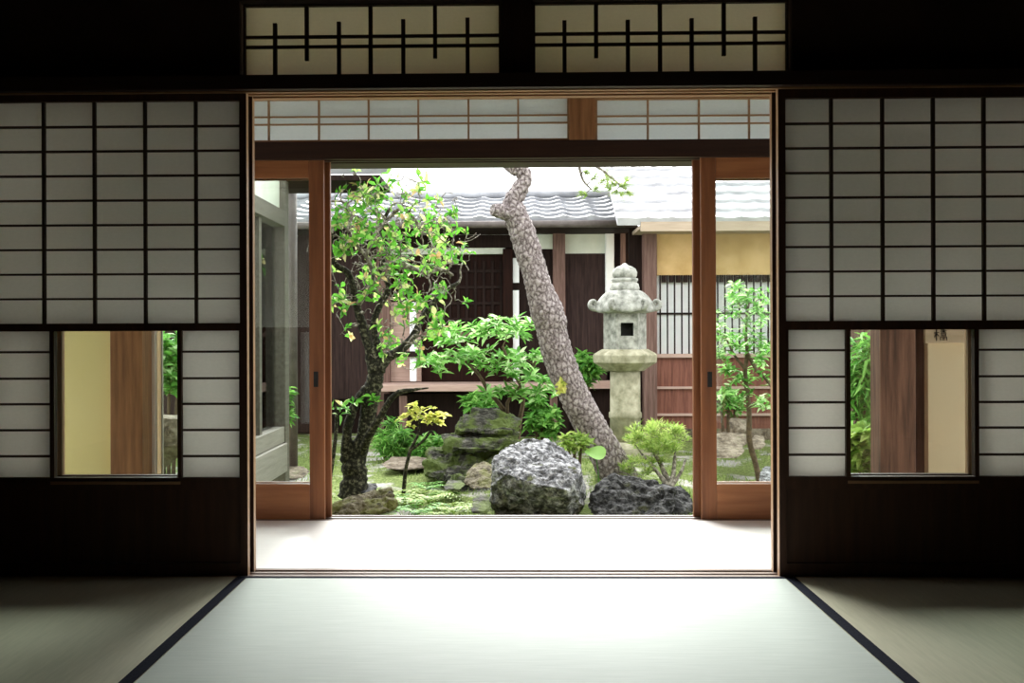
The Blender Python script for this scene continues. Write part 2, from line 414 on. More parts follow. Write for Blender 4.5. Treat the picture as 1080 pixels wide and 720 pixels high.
obj('trim_post_right', bx(XPR[0], XPR[1], YO - 0.10, YO + 0.028, -0.004, ZO), 'weathered', kind='structure', bevel=0.004)
xg = P(979, 430, YO - 0.06).x
obj('trim_post_right_strip', bx(XPR[1] + 0.004, xg - 0.001, YO - 0.02, YO + 0.028, -0.004, ZO), 'house_post', kind='structure', bevel=0.002)
obj('wall_outer_left', bx(-2.42, XPL[0], YO - 0.06, YO + 0.028, -0.004, ZO), 'plaster_ochre', kind='structure')  # stops short out of view; the open end beyond lets more light in
obj('wall_outer_right', bx(xg, 2.48, YO - 0.06, YO + 0.028, -0.004, ZO), 'plaster_cream', kind='structure')  # cut short out of view likewise, to brighten the veranda
obj('wall_outer_upper', bx(-RX, RX, YO + 0.02, YO + 0.10, P(540, 100, YO).z, 2.42), 'plaster_cream', kind='structure')

# ================================================================== TATAMI
def tatami(name, x0, x1, y0, y1, mat, borders, label):
    t = thing(name, (x0 / 2 + x1 / 2, y0 / 2 + y1 / 2, -0.055), label, 'tatami mat')
    obj('rush_surface', bx(x0, x1, y0, y1, -0.055, 0.0), mat, t, bevel=0.003)
    for s in borders:
        bm = bmesh.new()
        if s == 'w': box(bm, x0, x0 + 0.037, y0, y1, -0.0005, 0.0012)
        if s == 'e': box(bm, x1 - 0.037, x1, y0, y1, -0.0005, 0.0012)
        if s == 'n': box(bm, x0, x1, y1 - 0.024, y1, -0.0005, 0.0012)
        if s == 's': box(bm, x0, x1, y0, y0 + 0.042, -0.0005, 0.0012)
        obj('cloth_border', bm, 'heri', t)
    return t
xl = (PZ(125, 720, 0).x + PZ(250 - 4, 608, 0).x) / 2
xL = xl + 0.045
xR = (PZ(971, 720, 0).x + PZ(838 + 3, 608, 0).x) / 2 - 0.045
tatami('tatami_mat', xL, xR, 2.05, YS - 0.001, 'tatami_x', 'n', 'pale sunlit tatami mat in the middle of the floor before the open doorway')
tatami('tatami_mat', xL - 1.0, xL - 0.0015, 1.65, YS - 0.001, 'tatami_y', 'we', 'shaded green tatami mat below the shoji screen with the ochre wall in its window')
tatami('tatami_mat', xR + 0.0015, xR + 1.0, 1.65, YS - 0.001, 'tatami_y', 'we', 'shaded green tatami mat below the shoji screen with the name board in its window')
for s, x in ((-1, xL - 1.0), (1, xR + 1.0)):
    a, b = (x - 1.0, x - 0.0015) if s < 0 else (x + 0.0015, x + 1.0)

# ================================================================== SHOJI
def shoji(Y, side, label, dx=0.0, dz=0.0):
    """a snow-viewing screen: paper lattice above, glass window between two paper lattices below, board at the foot"""
    if side < 0:
        X = lambda p: P(p, 350, Y + 0.01).x
        Z = lambda q: P(130, q, 3.632).z + dz
        px_out, px_in = -16, 261.3
        cols = [-6, 46.5, 100, 153.5, 207]; paper_in = 257.6
        lat = [(-8, 51.8), (192, 252.6)]
        win = (54, 190.5); pane = (57.5, 187.3)
        rows = [107.5 + k * (341 - 107.5) / 9 for k in range(10)]
        low = [349, 371, 399, 426, 453.5, 481, 503.3]
        wy = (345.0, 507.3)
        foot = 606
    else:
        X = lambda p: P(p, 350, Y + 0.01).x
        Z = lambda q: P(950, q, 3.632).z + dz
        px_out, px_in = 1098, 820.6
        cols = [1092, 1038.5, 985, 931.5, 877.5]; paper_in = 826
        lat = [(831, 891.6), (1031.5, 1091)]
        win = (893, 1030.5); pane = (896.3, 1027)
        rows = [103.5 + k * (338 - 103.5) / 9 for k in range(10)]
        low = [347.5, 369, 397, 424, 451, 479.3, 502]
        wy = (342.7, 506.3)
        foot = 606
    Y0, Y1 = Y, Y + 0.03
    zt, zb = ZK + 0.004, -0.002
    t = thing('shoji_screen', ((X(px_out) + X(px_in)) / 2, Y + 0.015, 0), label, 'shoji screen')
    xin = P(px_in, 350, 3.632).x + dx
    xa, xb = sorted((xin, X(px_in) + side * 0.026))
    bm = bx(xa, xb, Y0, Y1, zb, zt)
    bm.normal_update()
    for f in bm.faces:                       # light on the opening-side face is put into its pale colour
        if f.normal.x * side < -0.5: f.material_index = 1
    obj('stile', bm, ['stile', 'honey'], t, label='dark stile with its lit edge coloured pale')
    xa, xb = sorted((X(px_out), X(px_out) - side * 0.026))
    obj('stile', bx(xa, xb, Y0, Y1, zb, zt), 'stile', t, bevel=0.0015)
    xi0, xi1 = sorted((X(px_out) - side * 0.026, X(px_in) + side * 0.026))
    obj('top_rail', bx(xi0, xi1, Y0, Y1, Z(rows[0]) + 0.001, zt), 'stile', t)
    obj('middle_rail', bx(xi0, xi1, Y0 + 0.002, Y1, Z(low[0]), Z(rows[-1])), 'stile', t)
    obj('lower_rail', bx(xi0, xi1, Y0 + 0.002, Y1, Z(low[-1] + 13), Z(low[-1])), 'stile', t)
    obj('bottom_rail', bx(xi0, xi1, Y0 + 0.001, Y1, zb, 0.045), 'stile', t)
    obj('base_board', bx(xi0, xi1, Y0 + 0.012, Y1 - 0.006, 0.045, Z(low[-1] + 13)), 'stile', t)
    yk0, yk1 = Y0 + 0.006, Y0 + 0.021
    bm = bmesh.new()
    hw = 0.0052
    for c in cols:
        box(bm, X(c) - hw, X(c) + hw, yk0, yk1, Z(rows[-1]), Z(rows[0]))
    for r in rows[1:-1]:
        box(bm, xi0, xi1, yk0 + 0.001, yk1, Z(r) - 0.0036, Z(r) + 0.0036)
    obj('upper_lattice', bm, 'kumiko', t)
    pm = 'paper'
    obj('upper_paper', bx(xi0, xi1, yk1 + 0.0002, yk1 + 0.0010, Z(rows[-1]), Z(rows[0]) + 0.001), pm, t)
    for a, b in lat:
        p0, p1 = sorted((X(a), X(b)))
        bm = bmesh.new()
        for r in low[1:-1]:
            box(bm, p0, p1, yk0 + 0.001, yk1, Z(r) - 0.0040, Z(r) + 0.0040)
        obj('side_lattice', bm, 'kumiko', t)
        obj('side_paper', bx(p0 - 0.004, p1 + 0.004, yk1 + 0.0002, yk1 + 0.0010, Z(low[-1]), Z(low[0])), pm, t)
        # narrow filler stile between the lattice and the outer stile
        e = (p1, xi1) if abs(p1 - xi1) < abs(p0 - xi0) else (xi0, p0)
        if e[1] - e[0] > 0.003:
            obj('filler', bx(e[0], e[1], Y0 + 0.003, Y1 - 0.001, Z(low[-1]), Z(low[0])), 'stile', t)
    rear = Y > YS + 0.05
    if rear: pane = (pane[0] + 8, pane[1]) if side < 0 else (pane[0], pane[1] - 7)
    fm = 'honey' if rear else 'stile'  # rear frame's lit edges are painted in as paler wood
    w0, w1 = X(win[0]), X(win[1]); g0, g1 = X(pane[0]), X(pane[1])
    fr = obj('window_frame', bx(w0 - 0.004, g0, Y0 + 0.004, Y1, Z(wy[1]), Z(wy[0])), fm, t)
    obj('frame_post', bx(g1, w1 + 0.004, Y0 + 0.004, Y1, Z(wy[1]), Z(wy[0])), fm if side > 0 else 'stile', fr)
    obj('frame_sill', bx(w0, w1, Y0 - 0.002, Y1, Z(wy[1] + 3.0), Z(wy[1])), 'honey_x', fr)
    obj('glass_pane', bx(g0, g1, Y0 + 0.014, Y0 + 0.017, Z(wy[1]), Z(wy[0])), 'glass', t)
    return t
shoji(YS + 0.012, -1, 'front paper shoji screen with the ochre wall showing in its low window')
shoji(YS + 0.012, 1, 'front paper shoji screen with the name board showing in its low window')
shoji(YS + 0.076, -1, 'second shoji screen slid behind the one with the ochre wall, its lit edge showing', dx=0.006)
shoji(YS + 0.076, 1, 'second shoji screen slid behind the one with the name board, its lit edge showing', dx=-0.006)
# the wall beyond the screens, out of frame
for s in (-1, 1):
    xe = (P(-16, 350, 3.632).x - 0.02) if s < 0 else (P(1098, 350, 3.632).x + 0.02)
    obj('wall_inner_left' if s < 0 else 'wall_inner_right', bx(xe, s * RX, YS + 0.02, YS + 0.1, 0, ZK), 'plaster_dark', kind='structure')

# ================================================================== TRANSOMS
def transom(label, px0, px1, py0, py1, Y, bars, hbars, fw, mat, paper, cat='transom panel', frame_mat=None, hz=0.004, hx=0.0058):
    ref = (px0 + px1) / 2
    X = lambda p: P(p, (py0 + py1) / 2, Y).x
    Z = lambda q: P(ref, q, Y).z
    t = thing('transom_panel', ((X(px0) + X(px1)) / 2, Y, Z(py1)), label, cat)
    bm = bmesh.new()
    x0, x1, z0, z1 = X(px0), X(px1), Z(py1), Z(py0)
    box(bm, x0 - fw, x0, Y, Y + 0.03, z0 - fw, z1 + fw); box(bm, x1, x1 + fw, Y, Y + 0.03, z0 - fw, z1 + fw)
    box(bm, x0, x1, Y, Y + 0.03, z1, z1 + fw); box(bm, x0, x1, Y, Y + 0.03, z0 - fw, z0)
    obj('frame', bm, frame_mat or mat, t)
    bm = bmesh.new()
    for p, a, b in bars:
        box(bm, X(p) - hx, X(p) + hx, Y + 0.004, Y + 0.018, Z(b), Z(a))
    for q in hbars:
        box(bm, x0, x1, Y + 0.0055, Y + 0.0178, Z(q) - hz, Z(q) + hz)
    obj('lattice', bm, mat, t)
    obj('paper', bx(x0, x1, Y + 0.0182, Y + 0.0192, z0, z1), paper, t)
    return t
transom('latticed paper transom over the doorway, the one above the leafy tree', 258.5, 526, 5.5, 79.5, 3.655,
        [(289.5, 23, 80), (323, 4, 62.5), (357, 22, 80), (390.5, 4, 80), (425, 20, 80), (458.7, 4, 61), (493, 19, 80)],
        [37.5, 48], 0.008, 'kumiko', 'paper_warm', hz=0.0052, hx=0.0072)
transom('latticed paper transom over the doorway, the one above the stone lantern', 564.5, 829.5, 3, 77.5, 3.655,
        [(595.5, 20, 78), (629, 2, 59.5), (662.5, 20, 78), (696.5, 2, 78), (730, 19, 78), (764, 2, 58.5), (797, 18, 78)],
        [34, 45.5], 0.008, 'kumiko', 'paper_warm', hz=0.0052, hx=0.0072)
zo = [105, 147.3]
transom('pale outer transom of paper and gold lattice, the wider one above the leafy tree', 130, 598.5, zo[0], zo[1], YO + 0.01,
        [(p, zo[0], zo[1]) for p in (177, 230, 283, 336, 388.5, 441, 494, 546.5)], [122.5, 130.5], 0.012, 'transom_wood', 'paper_outer', hz=0.0034, hx=0.0042)
transom('pale outer transom of paper and gold lattice, narrower, on the lantern side', 630, 942, 104, 147, YO + 0.01,
        [(p, 104, 147) for p in (683.5, 737.5, 790.5, 844, 897)], [121, 129.5], 0.012, 'transom_wood', 'paper_outer', hz=0.0034, hx=0.0042)
obj('trim_block', bx(P(599, 126, YO).x + 0.008, P(629.5, 126, YO).x - 0.008, YO, YO + 0.09, ZO2, P(614, 99, YO).z), 'post_brown', kind='structure', bevel=0.002)

# ================================================================== GLASS DOORS
def glass_door(px_in, px_out, Y, label, handle=True, dark=False):
    s = -1 if px_in < 540 else 1
    X = lambda p: P(p, 360, YO + 0.01).x
    Z = lambda q: P(300 if s < 0 else 780, q, YO + 0.01).z
    Y1 = Y + 0.028
    zt, zb = ZO + 0.010, -0.012
    t = thing('sliding_glass_door', ((X(px_in) + X(px_out)) / 2, Y + 0.014, 0), label, 'sliding door')
    sw = 0.072
    a, b = sorted((X(px_in), X(px_in) + s * sw))
    st = obj('stile', bx(a, b, Y, Y1, zb, zt), 'door_wood', t, bevel=0.003)
    if handle:
        hx0 = (a + b) / 2 + s * 0.004
        hz0 = Z(402)
        bm = bmesh.new()
        box(bm, hx0 - 0.011, hx0 + 0.011, Y - 0.0015, Y + 0.001, hz0 - 0.028, hz0 + 0.045)
        obj('finger_pull', bm, 'handle', st, label='black iron finger pull')
    a2, b2 = sorted((X(px_out), X(px_out) - s * 0.05))
    obj('stile', bx(a2, b2, Y, Y1, zb, zt), 'pale_frame' if s < 0 else 'door_wood', t, bevel=0.003)
    i0, i1 = min(b, b2), max(a, a2)
    obj('top_rail', bx(i0, i1, Y + 0.001, Y1 - 0.001, Z(187), zt), 'door_wood_x', t, bevel=0.002)
    obj('bottom_rail', bx(i0, i1, Y + 0.001, Y1 - 0.001, zb, Z(511)), 'door_wood_x', t, bevel=0.002)
    obj('glass_pane', bx(i0, i1, Y + 0.012, Y + 0.016, Z(511), Z(187)), 'glass', t)
glass_door(341, 151, YO + 0.031, 'front sliding glass door with a red-brown frame by the leafy tree')
glass_door(740.5, 962, YO + 0.031, 'front sliding glass door with a red-brown frame before the right stones and sapling')
glass_door(345.5, 153, YO + 0.091, 'sliding glass door slid behind the front one by the leafy tree, stile edge showing', False)
glass_door(734.5, 962, YO + 0.091, 'sliding glass door slid behind the front one by the lantern, stile edge showing', False)

# name board on the cream wall
bm = bmesh.new(); rbox(bm, 976, 1040, 341, 361.5, YO - 0.086, 0.0255)
nb = obj('name_board', bm, 'sign_wood', None, 'pale wooden name board with a black brush character above the cream wall', 'sign', bevel=0.002)
bm = bmesh.new()
x0, z0 = P(985, 359.5, YO - 0.087).x, P(990, 359.5, YO - 0.087).z
u = P(998.5, 359, YO).x - P(985, 359, YO).x
strokes = [  # one brushed character: upright with a cross stroke and two falling strokes, then the packed right half
    ((.20, .95), (.20, .02), .07), ((.02, .62), (.40, .66), .07), ((.20, .60), (.03, .28), .06), ((.20, .60), (.38, .36), .06),
    ((.80, .98), (.58, .84), .07), ((.50, .76), (.98, .80), .06), ((.76, .92), (.76, .60), .06), ((.74, .76), (.52, .58), .05), ((.76, .76), (.98, .58), .05),
    ((.58, .56), (.58, .40), .05), ((.58, .56), (.90, .56), .05), ((.90, .56), (.90, .40), .05), ((.58, .42), (.90, .42), .05),
    ((.50, .32), (.50, .02), .05), ((.50, .32), (.98, .32), .05), ((.98, .32), (.98, .04), .05), ((.64, .22), (.84, .22), .06), ((.64, .10), (.84, .10), .06),
]
for (ax, az), (bx_, bz), wd in strokes:
    a = Vector((ax, 0, az)); b = Vector((bx_, 0, bz)); d = (b - a).normalized(); nn = Vector((-d.z, 0, d.x)) * wd * 0.62
    vs = [bm.verts.new((x0 + q.x * u, YO - 0.0865 - yy, z0 + q.z * u)) for yy in (0.0, 0.0012) for q in (a - nn, b - nn * 0.7, b + nn * 0.7, a + nn)]
    for f in ((0, 1, 2, 3), (7, 6, 5, 4), (0, 4, 5, 1), (1, 5, 6, 2), (2, 6, 7, 3), (3, 7, 4, 0)): bm.faces.new([vs[i] for i in f])
obj('lettering', bm, 'ink', nb, label='black brush-written character')

# ================================================================== GARDEN GROUND
def gz(x, y):
    """height of the garden ground"""
    h = FLOOR_LOW
    c = P(640, 500, 8.5)
    h += 0.20 * math.exp(-(((x - c.x) / 0.55) ** 2 + ((y - 8.75) / 0.55) ** 2))
    c2 = P(500, 470, 9.0)
    h += 0.10 * math.exp(-(((x - c2.x) / 0.9) ** 2 + ((y - 9.6) / 0.7) ** 2))
    h += 0.03 * noise.noise(Vector((x * 1.1, y * 1.1, 0))) + 0.012 * noise.noise(Vector((x * 5, y * 5, 3)))
    return h
bm = bmesh.new()
nx, ny = 150, 130
gx0, gx1, gy0, gy1 = -8, 8, 4.86, 20
vv = [[bm.verts.new((gx0 + (gx1 - gx0) * i / nx, gy0 + (gy1 - gy0) * j / ny, gz(gx0 + (gx1 - gx0) * i / nx, gy0 + (gy1 - gy0) * j / ny))) for j in range(ny + 1)] for i in range(nx + 1)]
for i in range(nx):
    for j in range(ny):
        bm.faces.new((vv[i][j], vv[i + 1][j], vv[i + 1][j + 1], vv[i][j + 1]))
obj('ground', bm, 'ground', kind='structure', smooth=True)

def on_ground(px, Y):
    x = P(px, 500, Y).x
    return Vector((x, Y, gz(x, Y)))

# ================================================================== ROCKS
def rock(name, label, pts, mat, seed=0, amp=0.035, cat='rock', cuts=5, parent=None, ridges=0.0, smooth_n=2):
    """hull of a few corner points (px, py, Y), roughened"""
    bm = bmesh.new()
    for p in pts: bm.verts.new(P(*p) if len(p) == 3 else Vector(p[1:]))
    r = bmesh.ops.convex_hull(bm, input=bm.verts[:])
    bmesh.ops.delete(bm, geom=[g for g in r['geom_interior'] if isinstance(g, bmesh.types.BMVert)], context='VERTS')
    bmesh.ops.triangulate(bm, faces=bm.faces[:])
    for k in range(cuts):
        long = [e for e in bm.edges if e.calc_length() > 0.024]
        if not long: break
        bmesh.ops.subdivide_edges(bm, edges=long, cuts=1)
        bmesh.ops.triangulate(bm, faces=bm.faces[:])
        if k < smooth_n:
            bmesh.ops.smooth_vert(bm, verts=bm.verts[:], factor=0.16, use_axis_x=True, use_axis_y=True, use_axis_z=True)
    bm.normal_update()
    off = Vector((seed * 3.7, seed * 1.3, 0))
    for v in bm.verts:
        q = v.co * 3.2 + off
        d = amp * (noise.noise(q) + 0.55 * noise.noise(q * 2.3) + 0.30 * noise.noise(q * 5.1) + 0.22 * noise.noise(q * 11.0))
        q2 = v.co * 7 + off
        d -= amp * 0.8 * max(0, noise.ridged_multi_fractal(q2, 1.0, 2.0, 4, 1.0, 2.0) - 1.0)
        if ridges:
            d += ridges * (abs(((v.co.z * 14 + 0.5 * noise.noise(q) + 0.5 * v.co.x) % 1.0) - 0.5) - 0.25)
        v.co += v.normal * d
    bmesh.ops.recalc_face_normals(bm, faces=bm.faces[:])
    if parent: return obj(name, bm, mat, parent)
    return obj(name, bm, mat, None, label, cat)

rock('rock', 'big pale grey rock with a dark overhanging face, at the foot of the leaning pine',
     [(521, 493, 7.15), (524, 480, 7.35), (539, 470, 7.6), (557, 457, 7.75), (569, 457, 7.75), (590, 469, 7.7), (612, 480, 7.55), (616, 492, 7.3), (600, 516, 6.95), (560, 508, 6.95),
      (534, 499, 7.0), (517, 512, 7.15), (517, 530, 7.3), (520, 552, 7.3), (575, 556, 7.3), (606, 554, 7.25), (618, 536, 7.25), (560, 530, 8.1), (610, 530, 8.1), (525, 520, 7.9)], 'rock_grey', 1, 0.042)
rock('rock', 'low dark wet rock at the pine foot, beside the big pale rock',
     [(616, 528, 7.2), (622, 512, 7.3), (632, 503, 7.4), (648, 498, 7.5), (664, 502, 7.5), (685, 505, 7.5), (708, 510, 7.4), (716, 522, 7.2), (712, 543, 7.05), (690, 548, 7.0), (640, 548, 7.0), (618, 544, 7.1), (650, 530, 8.0), (700, 530, 8.0)], 'rock_black', 2, 0.04)
rock('rock', 'small dark mossy rock under the spiky bush beside the door stile',
     [(702, 512, 7.6), (718, 508, 7.6), (732, 520, 7.5), (734, 536, 7.4), (728, 543, 7.2), (704, 545, 7.2), (700, 528, 7.3), (716, 530, 8.0)], 'rock_black', 3, 0.03)
rock('rock', 'long olive brown rock lying below the dark trunk of the leafy tree',
     [(348, 538, 6.95), (350, 530, 7.0), (368, 522, 7.15), (395, 515, 7.25), (413, 513, 7.25), (417, 520, 7.1), (421, 534, 7.0), (410, 540, 6.95), (385, 543, 6.9), (360, 548, 6.9), (348, 547, 6.9), (380, 530, 7.6), (410, 530, 7.6)], 'rock_brown', 4, 0.04)
lr = thing('layered_rock', P(505, 500, 9.0), 'tall mossy rock of flat dark layers behind the small sapling', 'rock')
rock('rock_layer', None, [(480, 441, 9.2), (498, 432, 9.4), (526, 433, 9.4), (547, 440, 9.2), (551, 448, 9.0), (543, 457, 8.9), (505, 457, 8.8), (480, 452, 9.0), (505, 436, 9.9), (540, 438, 9.9), (500, 470, 9.4), (540, 470, 9.4)], 'rock_moss', 5, 0.04, parent=lr, ridges=0.12)
rock('rock_layer', None, [(464, 459, 9.0), (478, 451, 9.2), (520, 451, 9.0), (545, 455, 9.0), (549, 466, 8.8), (527, 474, 8.6), (488, 473, 8.6), (464, 468, 8.8), (505, 452, 9.8), (538, 454, 9.8), (485, 490, 9.2), (540, 490, 9.2)], 'rock_moss', 6, 0.04, parent=lr, ridges=0.12)
rock('rock_layer', None, [(446, 484, 8.9), (458, 472, 9.0), (486, 462, 9.0), (532, 462, 9.0), (549, 474, 8.8), (549, 506, 8.5), (500, 512, 8.3), (455, 506, 8.5), (446, 496, 8.7), (485, 470, 9.9), (545, 470, 9.9), (470, 500, 9.6)], 'rock_moss', 7, 0.06, parent=lr, ridges=0.08)
rock('rock', 'small brown rock with a flat dark face touching the big pale rock',
     [(489, 500, 7.85), (496, 490, 8.0), (512, 485, 8.1), (522, 488, 8.0), (526, 505, 7.7), (520, 516, 7.55), (498, 517, 7.55), (489, 510, 7.7), (510, 500, 8.5)], 'rock_brown', 8, 0.022)
rock('stone', 'small grey stone before the brown rock, close by the ferns', [(466, 512, 7.9), (472, 506, 8.1), (488, 505, 8.1), (492, 511, 7.9), (486, 516, 7.8), (470, 517, 7.8), (480, 512, 8.4)], 'rock_moss', 9, 0.012, 'stone')
rock('stone', 'mossy grey stone beside the dark face of the big pale rock', [(497, 527, 7.2), (506, 519, 7.35), (518, 522, 7.3), (521, 534, 7.1), (512, 542, 7.0), (497, 541, 7.0), (510, 530, 7.6)], 'rock_moss', 10, 0.015, 'stone')
rock('stepping_stone', 'flat pale stepping stone behind the tall dark-stemmed sapling', [(398, 488, 9.3), (412, 481, 9.8), (440, 480, 9.9), (462, 484, 9.6), (460, 492, 9.2), (430, 495, 9.1), (405, 494, 9.1), (430, 500, 9.6)], 'rock_tan', 11, 0.01, 'stone')
rock('rock', 'dark stone resting at the root of the leafy tree', [(379, 517, 7.7), (386, 509, 7.9), (397, 508, 7.9), (400, 513, 7.7), (396, 522, 7.5), (382, 523, 7.5), (390, 515, 8.1)], 'rock_black', 12, 0.015)
# stones seen through the right glass door
rock('stone', 'topmost of the tan stones beyond the glass, with a flat top', [(767, 442, 9.9), (772, 440, 10.2), (790, 441, 10.2), (791, 452, 9.9), (786, 457, 9.8), (770, 457, 9.8), (778, 446, 10.6)], 'rock_tan', 13, 0.012, 'stone')
rock('stone', 'wide middle stone of the pile beyond the glass', [(750, 460, 9.4), (762, 455, 9.6), (788, 457, 9.6), (791, 466, 9.4), (784, 472, 9.2), (752, 472, 9.2), (770, 460, 10.1)], 'rock_tan', 14, 0.012, 'stone')
rock('stone', 'lowest and longest stone of the pile beyond the glass, on the moss', [(745, 473, 8.9), (760, 468, 9.2), (784, 469, 9.2), (788, 476, 8.9), (780, 484, 8.7), (748, 484, 8.7), (768, 472, 9.6)], 'rock_tan', 15, 0.012, 'stone')
rock('stone', 'rounded tan stone touching the sapling stem beyond the glass', [(791, 462, 9.2), (796, 457, 9.4), (806, 459, 9.4), (809, 468, 9.1), (803, 475, 9.0), (793, 474, 9.0), (800, 464, 9.7)], 'rock_tan', 16, 0.012, 'stone')
rock('stone', 'grey stone by the sapling foot at the corner of the glass', [(799, 498, 7.9), (806, 490, 8.1), (818, 492, 8.1), (822, 505, 7.8), (812, 512, 7.7), (800, 510, 7.7), (810, 500, 8.4)], 'rock_grey', 17, 0.012, 'stone')

# ================================================================== STONE LANTERN
LY = 11.0
def lantern():
    c0 = P(659.5, 460, LY)
    zg = gz(c0.x, LY)
    k = LY / F_PX
    Zp = lambda q: P(659.5, q, LY).z
    t = thing('stone_lantern', (c0.x, LY, zg), 'tall weathered stone lantern with a curled roof beside the leaning pine', 'lantern')
    cc = (c0.x, LY, 0)
    def part(name, prof, seg, ang, mat, sm=False):
        bm = bmesh.new(); lathe(bm, prof, cc, seg, ang)
        return obj(name, bm, mat, t, smooth=sm, bevel=0.008 if not sm else 0)
    part('base', [(28 * k, zg - 0.03), (28 * k, zg + 0.10), (22 * k, zg + 0.15), (19 * k, zg + 0.16)], 6, 0, 'stone_moss')
    sh = part('shaft', [(16.5 * k, zg + 0.15), (16 * k, Zp(441)), (17.3 * k, Zp(440)), (17.3 * k, Zp(435)), (16 * k, Zp(434)), (15.8 * k, Zp(389))], 28, 0, 'stone_moss', True)
    part('platform', [(20 * k, Zp(391)), (24 * k, Zp(388)), (33.5 * k, Zp(382)), (34 * k, Zp(374)), (31.5 * k, Zp(372)), (24.5 * k, Zp(368))], 6, 0, 'stone_moss')
    # fire box with a square opening in each of the front and back faces
    bm = bmesh.new()
    lathe(bm, [(22.5 * k, Zp(368.2)), (22.5 * k, Zp(329))], cc, 6, 0)
    bm.faces.ensure_lookup_table(); bm.normal_update()
    wins = []
    for f in list(bm.faces):
        if abs(f.normal.z) < 0.5 and abs(f.normal.y) > 0.9:
            r = bmesh.ops.inset_region(bm, faces=[f], thickness=0.03)
            cen = f.calc_center_median()
            zc = Zp(347)
            for v in f.verts:
                v.co.x = cc[0] + (6.5 * k if v.co.x > cc[0] else -6.5 * k)
                v.co.z = zc + (6.5 * k if v.co.z > cen.z else -7 * k)
            nrm = f.normal.copy()
            e = bmesh.ops.extrude_discrete_faces(bm, faces=[f])
            nf = e['faces'][0]
            for v in nf.verts: v.co -= nrm * 0.13
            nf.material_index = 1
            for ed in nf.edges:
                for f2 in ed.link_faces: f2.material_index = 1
    obj('fire_box', bm, ['stone', 'hollow'], t)
    # roof: six ridges with upturned corners
    bm = bmesh.new()
    S, R = 48, 12
    zr0, zr1 = Zp(306), Zp(326)
    rings = []
    rad = 33 * k
    for j in range(R + 1):
        tt = j / R
        ring = []
        for i in range(S):
            a = 2 * math.pi * i / S
            m6 = ((a / (math.pi / 3)) % 1.0) - 0.5          # 0 at mid face, +-0.5 at corners
            corner = (abs(m6) * 2) ** 3
            hexr = math.cos(math.pi / 6) / math.cos(m6 * math.pi / 3)
            base = 14 * k + (rad - 14 * k) * (tt ** 0.9)
            r = base * (hexr * tt + (1 - tt) * 1.0)
            z = zr0 - (zr0 - zr1) * (tt ** 1.7) + corner * tt ** 4 * 0.030
            ring.append(bm.verts.new((cc[0] + r * math.cos(a), cc[1] + r * math.sin(a), z)))
        rings.append(ring)
    under = []
    for ring, dz, s in ((rings[-1], -0.035, 1.0), (rings[-1], -0.050, 0.62)):
        under.append([bm.verts.new((cc[0] + (v.co.x - cc[0]) * s, cc[1] + (v.co.y - cc[1]) * s, (v.co.z + dz) if s == 1.0 else zr1 + dz)) for v in ring])
    rings += under
    for a, b in zip(rings, rings[1:]):
        for i in range(S): bm.faces.new((a[i], b[i], b[(i + 1) % S], a[(i + 1) % S]))
    bm.faces.new(rings[0][:]); bm.faces.new(rings[-1][::-1])
    bmesh.ops.recalc_face_normals(bm, faces=bm.faces[:])
    rf = obj('roof', bm, 'stone', t, smooth=True)
    for i in range(6):
        a = i * math.pi / 3
        d = Vector((math.cos(a), math.sin(a), 0))
        bm = bmesh.new()
        o0 = Vector((cc[0], cc[1], zr1 + 0.008)) + d * (rad * 0.93)
        pts = [o0 + d * q[0] + Vector((0, 0, q[1])) for q in ((-0.05, 0.004), (0.0, 0.0), (0.042, 0.008), (0.062, 0.042), (0.045, 0.076), (0.012, 0.078), (0.002, 0.052), (0.02, 0.040))]
        tube(bm, smooth_path([tuple(p) for p in pts], 3), [0.036 - 0.0008 * q for q in range(22)], 8)
        obj('curl', bm, 'stone', rf, smooth=True)
    part('neck', [(15 * k, Zp(307)), (15.5 * k, Zp(304)), (14.5 * k, Zp(299.5)), (13 * k, Zp(298.5)), (12.6 * k, Zp(297.5)), (14 * k, Zp(296)), (14 * k, Zp(294)), (11 * k, Zp(293))], 24, 0, 'stone', True)
    part('finial', [(10.5 * k, Zp(294)), (12.8 * k, Zp(291)), (13.2 * k, Zp(287.5)), (11.5 * k, Zp(283.5)), (7.5 * k, Zp(281)), (4 * k, Zp(279.8)), (1.2 * k, Zp(277.5))], 24, 0, 'stone', True)
lantern()

# ================================================================== PLANTS
def leaf(bm, p, d, n, L, Wd, fold=0.25, droop=0.2, mi=0):
    """a folded pointed leaf from p along d, face normal about n"""
    d = d.normalized(); s = d.cross(n)
    if s.length < 1e-4: s = d.orthogonal()
    s.normalize(); n = s.cross(d).normalized()
    def q(t, w, h): return p + d * (L * t) + s * (Wd * w) + n * (h * Wd - droop * L * t * t)
    a = bm.verts.new(q(0, 0, 0)); m1 = bm.verts.new(q(.38, 0, 0)); m2 = bm.verts.new(q(.72, 0, 0)); e = bm.verts.new(q(1, 0, 0))
    l1 = bm.verts.new(q(.32, -.5, fold)); l2 = bm.verts.new(q(.68, -.40, fold)); r1 = bm.verts.new(q(.32, .5, fold)); r2 = bm.verts.new(q(.68, .40, fold))
    for f in ((a, m1, l1), (m1, m2, l2, l1), (m2, e, l2), (a, r1, m1), (m1, r1, r2, m2), (m2, r2, e)):
        bm.faces.new(f).material_index = mi
def rv(rng, s=1.0):
    return Vector((rng.uniform(-s, s), rng.uniform(-s, s), rng.uniform(-s, s)))
